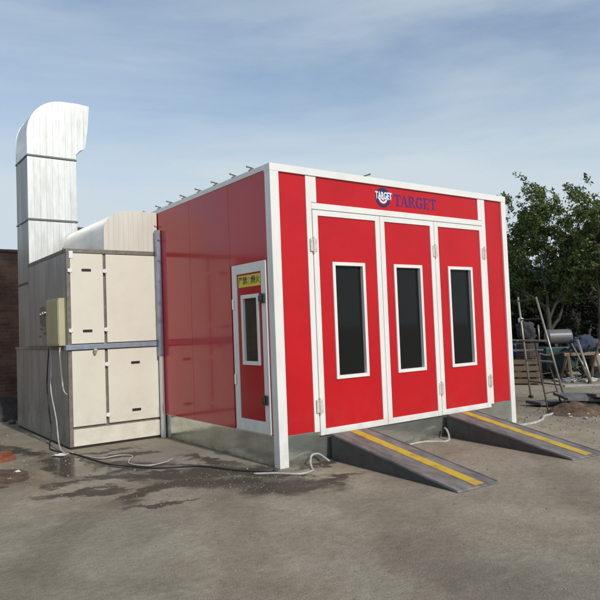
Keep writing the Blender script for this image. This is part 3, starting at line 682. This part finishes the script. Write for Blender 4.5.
st = thing('metal_stand', 'low rusty metal trestle stand over a wooden crate behind the platform ladder', 'stand', (9.3, 3.35, 0), RZ(-60))
for x in (-.45, .45):
    for y in (-.28, .28):
        MB().tube([(x, y, 0), (x*.9, y*.55, .78)], .015, 8).build('leg', M['rust'], st, smooth=True, local=True)
    MB().tube([(x*.95, -.2, .35), (x*.95, .2, .35)], .011, 6).build('brace', M['rust'], st, local=True)
MB().box(-.5, .5, -.19, .19, .78, .81, .004).build('table_plate', M['slabm'], st, local=True)
# ------------------------------------------------------------------ rubble right
def heap(name, label, cat, loc, rx, ry, h, m, seed=0, kind=None, n=26):
    t = bmesh.new(); bmesh.ops.create_grid(t, x_segments=n, y_segments=n, size=1)
    for v in t.verts:
        r = v.co.length; f = max(0, 1-r*r)
        nz = noise.noise(Vector((v.co.x*2.3+seed, v.co.y*2.3, 0)))*.5+noise.noise(Vector((v.co.x*7+seed, v.co.y*7, 3)))*.25
        z = h*(f**1.1)*(1+nz*1.2)-.02
        v.co = Vector((v.co.x*rx, v.co.y*ry, z))
    mb = MB(); mb.merge(t)
    o = mb.build(name, M[m], None, True); o.location = loc; W0[o.name] = Matrix.Translation(loc)
    return tag(o, label, cat, None, kind)
heap('soil_heap', 'low red-brown soil heap under slabs right of the right ramp', 'soil heap', (5.72, -0.12, 0), .55, .48, .17, 'dirt', 1)
heap('soil_heap', 'dark soil heap at the right photo edge behind the slabs', 'soil heap', (6.75, .15, 0), .9, .6, .16, 'greydirt', 5)
def slab(loc, sx, sy, sz, rot, tilt, label, m='slabm', name='concrete_slab', cat='slab', group=None):
    mb = MB(); mb.box(-sx/2, sx/2, -sy/2, sy/2, 0, sz, .008)
    for v in mb.bm.verts: v.co += Vector((random.uniform(-1, 1), random.uniform(-1, 1), 0))*.008
    o = mb.build(name, M[m]); o.location = loc; o.rotation_euler = (tilt[0], tilt[1], rot); return tag(o, label, cat, group)
slab((6.45, .12, .14), .95, .50, .05, RZ(-30), (RZ(6), RZ(4)), 'long grey slab bridging the soil heap beside the ladder feet')
slab((6.75, -.35, .15), 1.0, .5, .06, RZ(-44), (RZ(-5), RZ(3)), 'dark grey slab lying on rubble at the right photo edge')
slab((6.3, .75, .02), .75, .35, .05, RZ(-10), (RZ(2), RZ(3)), 'small pale slab flat on the ground behind the soil heap')
random.seed(11)
for i in range(11):
    x, y = 5.35+random.uniform(-.45, .9), -.42+random.uniform(-.28, .2)-.0
    mb = MB(); mb.sphere((0, 0, .02), .042, (random.uniform(.7, 1.4), random.uniform(.6, 1.1), random.uniform(.4, .7)), 1, .2)
    o = mb.build('rubble_piece', M['pale']); o.location = (x, y, 0); o.rotation_euler.z = random.random()*6
    tag(o, 'pale broken rubble piece at the foot of the red-brown soil heap', 'rubble', 'pale rubble pieces by the soil heap')
for i in range(9):
    x, y = 10.3+random.uniform(-.5, .8), 2.75+random.uniform(-.5, .35)
    mb = MB(); mb.sphere((0, 0, .03), .12, (random.uniform(.9, 1.7), random.uniform(.6, 1.1), random.uniform(.25, .5)), 1, .2)
    o = mb.build('rubble_piece', M['pale']); o.location = (x, y, 0); o.rotation_euler.z = random.random()*6
    tag(o, 'pale scrap lying on the ground in front of the teal machine', 'rubble', 'pale scraps in front of the machine')
slab((9.54, 1.89, .0), .95, .16, .035, RZ(-42), (0, 0), 'pale plank lying flat on the yard at the right photo edge', 'pale', 'plank', 'plank')

# ------------------------------------------------------------------ compressor
comp = thing('air_compressor', 'teal machine carrying a grey horizontal tank behind the ladder', 'compressor', (11.35, 3.30, 0), RZ(-38))
mb = MB(); mb.box(-.75, .66, -.35, .35, .22, .80, .03); mb.build('engine_housing', M['tealpaint'], comp, local=True)
mb = MB(); mb.box(-.80, .78, -.30, .30, .16, .22, .01); mb.build('chassis', M['rust'], comp, local=True)
for x in (-.5, .5):
    for y in (-.36, .36):
        mb = MB(); mb.tube([(x, y-.05, .17), (x, y+.05, .17)], .17, 20); mb.build('wheel', M['black'], comp, local=True)
for k in range(3):
    mb = MB(); mb.box(-.62+k*.45, -.26+k*.45, -.358, -.350, .34, .78, .003); mb.build('side_cover', M['tealpaint'], comp, local=True)
mb = MB(); mb.tube([(-.62, 0, 1.04), (-.60, 0, 1.04), (-.56, 0, 1.04), (-.02, 0, 1.04), (.02, 0, 1.04), (.04, 0, 1.04)], [.12, .17, .20, .20, .17, .12], 24); mb.build('tank', M['tank'], comp, smooth=False, local=True)
for x in (-.42, -.12):
    mb = MB(); mb.box(x-.04, x+.04, -.2, .2, .80, .88, .005); mb.build('saddle', M['rust'], comp, local=True)
mb = MB(); mb.tube([(.55, .1, .80), (.55, .1, 1.15), (.60, .1, 1.22)], .03, 10); mb.build('exhaust_pipe', M['rust'], comp, local=True)
mb = MB(); mb.sphere((.45, -.1, .88), .14, (1, 1, .8), 2); mb.build('motor', M['jacket'], comp, local=True)
cable('hose', [(10.4, 3.85, .75), (10.55, 3.45, .60), (10.75, 3.05, .68), (10.9, 2.75, .60), (10.7, 2.6, .3), (10.6, 2.4, .02)], .025, 'wood',
      'tan hose slung across the front of the teal machine', 'hose')
# barrels, crate stack
def drum(loc, m, label, h=.88, r=.29):
    t = thing('drum', label, 'drum', loc)
    mb = MB(); mb.tube([(0, 0, 0), (0, 0, .02), (0, 0, h*.33), (0, 0, h*.34), (0, 0, h*.35), (0, 0, h*.66), (0, 0, h*.67), (0, 0, h*.68), (0, 0, h-.02), (0, 0, h)], [r*.97, r, r, r*1.04, r, r, r*1.04, r, r, r*.97], 24)
    mb.build('drum_shell', M[m], t, local=True)
    MB().tube([(r*.5, 0, h), (r*.5, 0, h+.03)], .04, 10).build('bung', M['black'], t, local=True)
drum((10.55, 4.55, 0), 'blueplastic', 'blue plastic drum behind the ladder beside the booth edge')
drum((11.3, 4.95, 0), 'rust', 'rusty brown drum behind the blue drum')
def pallet_stack(loc, rot, label):
    t = thing('crate', label, 'crate', loc, rot)
    for k in range(4):
        mb = MB()
        for j in range(1): mb.box(-.4, .4, -.30, -.28, .03+k*.15, .14+k*.15, .003); mb.box(-.4, .4, .28, .30, .03+k*.15, .14+k*.15, .003); mb.box(-.4, -.38, -.28, .28, .03+k*.15, .14+k*.15, .003); mb.box(.38, .4, -.28, .28, .03+k*.15, .14+k*.15, .003)
        mb.build('slat', M['wood'], t, local=True)
    mb = MB(); 
    for x in (-.38, .34):
        for y in (-.28, .24): mb.box(x, x+.04, y, y+.04, 0, .64)
    mb.build('corner_batten', M['wood'], t, local=True)
    MB().box(-.37, .37, -.27, .27, .05, .07).build('bottom_board', M['wood'], t, local=True)
pallet_stack((9.3, 3.35, 0), RZ(-60), 'low wooden slatted crate under the rusty trestle stand')

# leaning pipes at the far right
random.seed(5)
def pipes():
    specs = [((9.9, 1.95, 0), (10.25, 2.45, 1.0), .030, 'alu', 'bright metal pipe leaning at the right photo edge'),
             ((10.0, 2.1, 0), (10.75, 2.15, 1.05), .022, 'rust', 'rusty pipe leaning at the right photo edge'),
             ((10.35, 2.2, 0), (10.5, 2.75, .9), .022, 'alu', 'thin pale pipe leaning beside the blue figure stand-in')]
    for a, b2, r, m, l in specs:
        mb = MB(); mb.tube([a, b2], r, 10); lone(mb, 'pipe', M[m], l, 'pipe', a, smooth=True)
pipes()
# a parked cargo motorcycle cut by the photo edge
mot = thing('motorcycle', 'dark motorcycle with a round headlamp parked behind the pipes', 'motorcycle', (11.35, 2.55, 0), RZ(150))
def wheel(x):
    mb = MB(); n = 24
    pts = [(x+.29*math.cos(2*PI*i/n), 0, .31+.29*math.sin(2*PI*i/n)) for i in range(n+1)]
    mb.tube(pts, .045, 8, cap=False); w_ = mb.build('wheel', M['black'], mot, smooth=True, local=True)
    mb = MB()
    for i in range(8): a = 2*PI*i/8; mb.tube([(x, 0, .31), (x+.27*math.cos(a), 0, .31+.27*math.sin(a))], .006, 4)
    mb.tube([(x, -.06, .31), (x, .06, .31)], .035, 8); mb.build('spokes', M['alu'], w_, local=True)
wheel(-.62); wheel(.62)
mb = MB(); mb.tube([(.62, 0, .31), (.42, 0, .95)], .03, 8); mb.tube([(.42, -.3, 1.02), (.42, 0, .95), (.42, .3, 1.02)], .018, 8); mb.build('fork', M['alu'], mot, local=True)
mb = MB(); mb.tube([(.42, 0, .85), (0, 0, .75), (-.6, 0, .75), (-.62, 0, .31), (-.1, 0, .33), (.35, 0, .75)], .025, 8); mb.build('frame', M['black'], mot, local=True)
mb = MB(); mb.sphere((.13, 0, .88), .17, (1.4, .7, .7), 2); mb.build('fuel_tank', M['rust'], mot, smooth=True, local=True)
mb = MB(); mb.sphere((-.35, 0, .84), .12, (2.6, .9, .55), 2); mb.build('saddle', M['black'], mot, smooth=True, local=True)
mb = MB(); mb.box(-.15, .2, -.12, .12, .3, .62, .03); mb.build('engine', M['alu'], mot, local=True)
mb = MB(); mb.sphere((.52, 0, .92), .10, (.8, 1, 1), 2); mb.build('headlamp', M['vinylwhite'], mot, smooth=True, local=True)

# ------------------------------------------------------------------ stand-ins for two figures taken for workers, among the scrap
def figure_mass(name, label, cat, loc, rx, ry, h, m, seed, rz=0.0, lean=0.0):
    t = bmesh.new(); bmesh.ops.create_icosphere(t, subdivisions=4, radius=1)
    for v in t.verts:
        c = v.co.copy()
        n = noise.noise(c*1.7+Vector((seed, 0, 0)))*.30+abs(noise.noise(Vector((c.x*4, c.y*4, c.z*2.2))+Vector((0, seed, 0))))*.55-.08+abs(noise.noise(c*7+Vector((seed, 3, 0))))*.16
        z = max(-.86, c.z)
        v.co = Vector((c.x*rx*(1+n)+lean*(c.z+1), c.y*ry*(1+n), (z+.86)/1.86*h*(1+n*.3)))
    mb = MB(); mb.merge(t); o = mb.build(name, M[m], None, True); o.location = loc; o.rotation_euler.z = rz
    return tag(o, label, cat)
drum((10.22, 3.79, 0), 'rust', 'tall rusty drum behind the ladder carrying the dark stand-in for a figure', .92, .27)  # drum lifts the figure stand-in to shoulder height
figure_mass('dark_figure_standin', 'dark grey stand-in for a jacketed figure on the tall drum behind the ladder', 'figure_mass', (10.22, 3.79, .955), .22, .20, .52, 'jacket', 2.0, .3, -.05)  # dark bulk stands in for a worker in a dark jacket
cn = thing('cap_standin', 'small white stand-in for the cap of the dark figure', 'cap_standin', (10.12, 3.87, 1.445), .4)  # white piece stands in for that worker's cap
MB().tube([(0, 0, 0), (0, 0, .015), (0, 0, .11), (0, 0, .135)], [.062, .07, .07, .03], 16).build('cap_standin_body', M['capwhite'], cn, smooth=True, local=True)
MB().tube([(0, 0, .135), (0, 0, .16)], .026, 12).build('cap', M['tank'], cn, local=True)
sw = thing('legs_standin', 'tan trestle standing in for the legs of a blue figure beside the teal machine', 'legs_standin', (10.72, 2.66, 0), RZ(-35))  # tan timber stands in for a stooping worker's legs
MB().box(-.42, .42, -.05, .05, .60, .68, .006).build('beam', M['timber'], sw, local=True)
for x in (-.33, .33):
    for y in (-.30, .30):
        a, b2 = Vector((x*1.15, y, 0)), Vector((x, y*.14, .62)); mb = MB(); mb.tube([a, b2], .036, 4); mb.build('leg', M['timber'], sw, local=True)
    MB().tube([(x*1.07, -.17, .27), (x*1.07, .17, .27)], .020, 4).build('brace', M['timber'], sw, local=True)
figure_mass('blue_figure_standin', 'crumpled dark blue stand-in for a stooping torso on the tan trestle', 'blue_figure_standin', (10.72, 2.66, .682), .25, .15, .40, 'blueshirt', 7.0, RZ(-35), .06)  # blue heap stands in for the stooping worker's shirt

# ------------------------------------------------------------------ small things near left
mb = MB(); mb.box(-.12, .12, -.057, .057, 0, .053, .004)
o = mb.build('brick', M['clay']); o.location = (-2.21, 2.92, .0); o.rotation_euler = (0, 0, RZ(20)); tag(o, 'orange clay brick on the ground at the left photo edge, lower of two', 'brick')
mb = MB(); mb.box(-.12, .12, -.057, .057, 0, .053, .004)
o = mb.build('brick', M['clay']); o.location = (-2.23, 2.95, .0535); o.rotation_euler = (0, 0, RZ(48)); tag(o, 'orange clay brick at the left photo edge, upper of two', 'brick')
def scrap(loc, s, label):
    t = bmesh.new(); bmesh.ops.create_grid(t, x_segments=5, y_segments=4, size=1)
    for v in t.verts: v.co = Vector((v.co.x*s, v.co.y*s*.5, .010+abs(noise.noise(v.co*2.1))*.03))
    r = bmesh.ops.extrude_face_region(t, geom=t.faces[:]); bmesh.ops.translate(t, vec=(0, 0, .003), verts=[v for v in r['geom'] if isinstance(v, bmesh.types.BMVert)])
    mb = MB(); mb.merge(t); o = mb.build('paper_scrap', M['capwhite']); o.location = loc; o.rotation_euler.z = random.random()*3; tag(o, label, 'paper scrap')
scrap((-2.42, 1.69, 0), .045, 'small white paper scrap on brown soil at the lower left')
scrap((-1.60, 2.72, 0), .09, 'white paper scrap beside the wet patch at the cabinet corner')
scrap((-2.25, 2.05, 0), .035, 'tiny white scrap among pebbles left of the puddle')
heap('soil_heap', 'low brown soil mound at the lower left edge of the yard', 'soil heap', (-2.62, 1.95, 0), .62, .75, .055, 'dirt', 9)
heap('rubble_heap', 'dark rubble heap at the foot of the brick wall left of the cabinet', 'rubble heap', (-1.75, 7.6, 0), 1.5, .65, .42, 'greydirt', 13)
random.seed(23)
for i in range(10):
    x, y = -1.9+random.uniform(-.7, .6), 6.9+random.uniform(-.5, .3)
    mb = MB(); mb.sphere((0, 0, .04), .09, (random.uniform(.7, 1.4), random.uniform(.6, 1.1), random.uniform(.5, .8)), 1, .25)
    o = mb.build('stone', M['slabm']); o.location = (x, y, 0); tag(o, 'grey broken stone in the shade before the brick wall', 'stone', 'stones before the brick wall')
# grit scattered over the yard: beyond counting
mb = MB(); t = mb.bm; random.seed(31)
def grit(x, y, r):
    vs = [t.verts.new((x+r*random.uniform(.6, 1.1)*math.cos(a), y+r*random.uniform(.6, 1.1)*math.sin(a), .0005)) for a in (0, 1.26, 2.5, 3.77, 5.03)]
    tp = [t.verts.new((x+(v.co.x-x)*.55, y+(v.co.y-y)*.55, r*random.uniform(.5, .9))) for v in vs]
    for i in range(5): t.faces.new((vs[i], vs[(i+1) % 5], tp[(i+1) % 5], tp[i]))
    t.faces.new(tp)
def inside(x, y): return (-.05 < x < 4.4 and y > -.03) or (x > -1.45 and x < 0 and y > 2.95) or (.55 < x < 1.35 and y > -2.1) or (2.35 < x < 3.3 and y > -2.1)
for cx_, cy_, sx_, sy_, n_, r0, r1 in ((-.7, -.15, .5, .35, 300, .003, .010), (-2.2, 2.2, .4, .8, 260, .003, .010), (1.5, -1.2, 3.0, 1.2, 600, .003, .009),
                                 (-1.0, .8, 1.2, 1.3, 500, .003, .008), (5.5, 0, 1.2, .8, 500, .006, .022), (8.0, 1.2, 3, 1.5, 500, .006, .02), (-1.5, 5, 1, 2, 200, .006, .02), (-1.6, -1.2, 1.0, 1.4, 500, .003, .007)):
    for i in range(n_):
        x, y = random.gauss(cx_, sx_), random.gauss(cy_, sy_)
        if not inside(x, y): grit(x, y, random.uniform(r0, r1)*(1 if random.random() < .96 else 1.4))
tag(mb.build('grit', M['stone']), 'fine stone grit scattered over the dusty yard', 'grit', None, 'stuff')

# ------------------------------------------------------------------ brick wall left / behind
wl = thing('brick_wall', 'old dark brick yard wall behind the cabinet at the left', 'wall', (0, 8.55, 0), RZ(4.5))
def wl_build():
    mb = MB(); mb.box(-14, 12, 0, .24, 0, 3.36); mb.build('brickwork', M['brick'], wl, local=True)
    mb = MB()
    x = -14.0
    while x < 12: 
        mb.box(x, x+.235, -.03, .27, 3.362, 3.42+random.uniform(-.008, .006), .004); x += .245
    mb.build('coping', M['brick'], wl, local=True)
wl_build()

# ------------------------------------------------------------------ trees
def leaf_cluster(t, c, R, n, size):
    for _ in range(n):
        while True:
            d = Vector((random.uniform(-1, 1), random.uniform(-1, 1), random.uniform(-1, 1)))
            if d.length < 1: break
        g_ = R*(1 if R > 1.5 else random.choice((.8, 1.0, 1.35))); p = c + Vector((d.x*g_, d.y*g_, d.z*g_*.8-(0 if R > 1.5 else abs(random.gauss(0, R*.25)))))
        a = Vector((random.gauss(0, 1), random.gauss(0, 1), random.gauss(0, .6))).normalized(); b2 = a.orthogonal().normalized()
        b2 = (Matrix.Rotation(random.random()*6.28, 3, a) @ b2); s = size*random.uniform(.6, 1.3)
        q = a.cross(b2)
        vs = [t.verts.new(p+b2*s), t.verts.new(p+q*s*.42), t.verts.new(p-b2*s), t.verts.new(p-q*s*.42)]
        t.faces.new(vs)
def tree(loc, h, spread, label, seed, forks, leaf='leafA', lean=(0, 0), name='tree', group=None, z0=1.45, size=.070, dens=1.7, cl=(.24, .46)):
    random.seed(seed)
    o = thing(name, label, 'tree', loc, 0, group)
    tb = MB(); tips = []
    def limb(p, d, L, r, lev):
        pts = [p.copy()]; rr = [r]; n = 5; q = p.copy(); dd = d.copy()
        for i in range(n):
            dd = (dd+Vector((random.gauss(0, .10), random.gauss(0, .10), random.gauss(0.03, .06)))).normalized()
            q = q+dd*L/n; pts.append(q.copy()); rr.append(r*(1-(i+1)/n*.55))
        tb.tube(pts, rr, 6 if lev < 2 else 4, cap=True)
        if lev >= 3: tips.append((q, lev)); return
        k = {0: forks, 1: random.randint(3, 4), 2: random.randint(2, 4)}[lev]
        for i in range(k):
            f = random.uniform(.45, 1.0) if i else 1.0
            j = min(n, max(1, int(round(f*n)))); base = pts[j]
            az = 2*PI*(i+random.random()*.7)/k+seed; tilt = random.uniform(.35, .85)*(1.15 if lev == 0 else 1.0)*spread
            nd = (dd*math.cos(tilt)+ (Vector((math.cos(az), math.sin(az), .15)).normalized())*math.sin(tilt)).normalized()
            limb(base, nd, L*random.uniform(.62, .85), rr[j]*.72, lev+1)
        if lev >= 1: tips.append((q, lev))
    base = Vector(loc)
    limb(base, Vector((lean[0], lean[1], 1)).normalized(), h*.36, h*.019, 0)
    zm = max(p.z for p, l in tips); f = (h-.2)/zm
    bmesh.ops.transform(tb.bm, matrix=Matrix.Translation(base) @ Matrix.Diagonal((1, 1, f, 1)) @ Matrix.Translation(-base), verts=tb.bm.verts)
    tb.build('trunk', M['bark'], o)
    lb = MB()
    for p, l in tips:
        p = Vector((p.x, p.y, p.z*f))
        if p.z < z0: continue
        R = random.uniform(*cl)*h/7.5
        leaf_cluster(lb.bm, p+Vector((0, 0, .05)), R, int(random.uniform(50, 120)*dens), size)
        for _ in range(9):
            leaf_cluster(lb.bm, p+Vector((random.gauss(0, R*1.15), random.gauss(0, R*1.15), random.gauss(0, R*.9))), R*.40, int(11*dens), size*.95)
    lb.build('crown', M[leaf], o)
    return o
G = 'trees behind the yard'
tree((18.45, 8.2, 0), 6.75, 1.08, 'green tree nearest the booth, its airy crown the tallest, behind the ladder', 3, 5, 'leafA', (-.05, .06), group=G)
tree((22.9, 9.2, 0), 6.5, .95, 'green tree with a straight thin trunk, second from the booth', 8, 5, 'leafB', (.0, .0), group=G)
tree((19.9, 7.2, 0), 6.1, 1.0, 'green tree with a Y-shaped trunk at the right photo edge', 15, 4, 'leafA', (.03, -.03), group=G)
tree((21.2, 5.9, 0), 6.1, 1.0, 'green tree mostly outside the right photo edge', 21, 5, 'leafB', (.03, -.03), group=G)
tree((20.5, 11.9, 0), 5.6, .9, 'smaller green tree low beside the booth corner post', 27, 5, 'leafB', (.0, .0), group=G, z0=1.3)
# bushes that close the yard below the crowns
def bush(loc, R, h, label, seed):
    random.seed(seed); o = thing('bush', label, 'bush', loc, 0, 'dark bushes under the trees')
    tb = MB()
    lb = MB()
    for i in range(9):
        a = random.random()*6.28; rr = R*random.uniform(.1, .8); q = Vector((loc[0]+rr*math.cos(a), loc[1]+rr*math.sin(a), h*random.uniform(.45, .95)))
        tb.tube([loc, (Vector(loc)+q)/2+Vector((0, 0, .1)), q], [.03, .02, .01], 5)
        leaf_cluster(lb.bm, q, .5*R, 190, .10); leaf_cluster(lb.bm, Vector((q.x, q.y, q.z*.45)), .5*R, 130, .10)
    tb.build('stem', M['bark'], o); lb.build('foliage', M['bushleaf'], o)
for i, (x, y, R_, h_) in enumerate([(19.2, 11.6, 1.1, 2.0), (21.4, 10.9, 1.2, 2.4), (22.0, 8.3, 1.1, 2.1), (22.8, 6.6, 1.2, 2.3), (17.6, 12.6, 1.2, 1.9), (24.0, 11.3, 1.3, 2.8), (20.6, 9.3, 1.0, 1.5), (21.0, 12.4, 1.2, 3.0)]):
    bush((x, y, 0), R_, h_, ['dark bush below the tree nearest the booth', 'dark bush between the first and second trunk', 'dark bush right of the second trunk', 'dark bush at the right photo edge behind the forked trunk', 'dark bush close to the booth edge', 'tall dark bush against the shed wall', 'low dark bush just right of the trunk nearest the booth', 'tall dark bush against the shed wall nearest the booth edge'][i], 40+i)
# shed behind
sh = thing('shed', 'long dark shed with a faded blue tin roof behind the trees', 'shed', (25.5, 12.5, 0), RZ(-53))
mb = MB(); mb.box(-14, 14, 0, 6, 0, 3.3); mb.build('wall', M['shedwall'], sh, local=True)
for x in (-9, -5, -1.2, 2.4, 6.5, 10):
    f = MB(); frame_y(f, x-.6, x+.6, 1.0, 2.2, .08, -.03, .02); f = f.build('window', M['wood'], sh, local=True)
    MB().box(x-.52, x+.52, -.012, -.004, 1.08, 2.12).build('pane', M['glass'], f, local=True)
mb = MB(); mb.prism([(-.6, 3.25), (3.0, 4.35), (6.6, 3.25), (6.6, 3.32), (3.0, 4.42), (-.6, 3.32)], 'x', -14.4, 14.4)
x = -14.3
while x < 14.3: mb.prism([(-.62, 3.33), (3.0, 4.43), (3.0, 4.47), (-.62, 3.37)], 'x', x, x+.06); x += .45
mb.build('roof', M['bluetin'], sh, local=True)
# distant tree belt far behind (one mass)
random.seed(77); lb = MB()
for i in range(230):
    a = RZ(random.uniform(-8, 62)); d = random.uniform(60, 75); x, y = -4+d*math.cos(a), -6+d*math.sin(a)
    leaf_cluster(lb.bm, Vector((x, y, random.uniform(.6, 3.2))), 2.6, 60, .45)
tag(lb.build('far_trees', M['bushleaf']), 'far dark belt of trees beyond the yard', 'far trees', None, 'stuff')

# ------------------------------------------------------------------ light and sky
SUN_EL, SUN_AZ = 34.0, 0.8     # azimuth measured from -Y (straight out of the booth's front) towards +X
az = RZ(SUN_AZ); el_ = RZ(SUN_EL)
sdir = Vector((math.sin(az)*math.cos(el_), -math.cos(az)*math.cos(el_), math.sin(el_)))   # towards the sun
sun = D.lights.new('sun', 'SUN'); sun.energy = 2.6; sun.angle = RZ(1.2); sun.color = (1.0, .95, .87)
so = D.objects.new('sun', sun); COL.objects.link(so); so.rotation_euler = sdir.to_track_quat('Z', 'Y').to_euler()
wd = D.worlds.new('World'); S.world = wd; wd.use_nodes = True; nt = wd.node_tree; L = nt.links
bg = nt.nodes['Background']
sky = nt.nodes.new('ShaderNodeTexSky'); sky.sky_type = 'NISHITA'; sky.sun_disc = False
sky.sun_elevation = el_; sky.sun_rotation = math.atan2(sdir.x, sdir.y)
sky.air_density = 1.2; sky.dust_density = 0.7; sky.ozone_density = 2.2
tc = N(nt, 'ShaderNodeTexCoord'); mp = N(nt, 'ShaderNodeMapping'); mp.inputs['Scale'].default_value = (1.0, 1.0, 4.5); mp.inputs['Rotation'].default_value = (RZ(6), 0, RZ(20))
L.new(tc.outputs['Generated'], mp.inputs['Vector'])
n1 = N(nt, 'ShaderNodeTexNoise'); n1.inputs['Scale'].default_value = 1.5; n1.inputs['Detail'].default_value = 7; n1.inputs['Roughness'].default_value = .55; n1.inputs['Distortion'].default_value = .4
L.new(mp.outputs[0], n1.inputs['Vector'])
rp = ramp(nt, [(0.36, (0.05,)*3), (0.66, (0.62,)*3)]); L.new(n1.outputs['Fac'], rp.inputs['Fac'])
sz = N(nt, 'ShaderNodeSeparateXYZ'); L.new(tc.outputs['Generated'], sz.inputs[0])
hz = N(nt, 'ShaderNodeMapRange', interpolation_type='SMOOTHSTEP'); hz.inputs['From Min'].default_value = -0.02; hz.inputs['From Max'].default_value = 0.50; hz.inputs['To Min'].default_value = 0.85; hz.inputs['To Max'].default_value = 0.0
L.new(sz.outputs['Z'], hz.inputs['Value'])
ad = N(nt, 'ShaderNodeMath', operation='ADD'); ad.use_clamp = True; L.new(rp.outputs['Color'], ad.inputs[0]); L.new(hz.outputs[0], ad.inputs[1])
mx = N(nt, 'ShaderNodeMix', data_type='RGBA'); L.new(ad.outputs[0], mx.inputs['Factor']); L.new(sky.outputs[0], mx.inputs['A']); mx.inputs['B'].default_value = (4.75, 5.45, 5.95, 1)
L.new(mx.outputs['Result'], bg.inputs['Color']); bg.inputs['Strength'].default_value = 0.12
S.view_settings.view_transform = 'Standard'; S.view_settings.look = 'None'; S.view_settings.gamma = 1; S.view_settings.exposure = 0.10; S.view_settings.use_curve_mapping = False
S.render.engine = 'CYCLES'
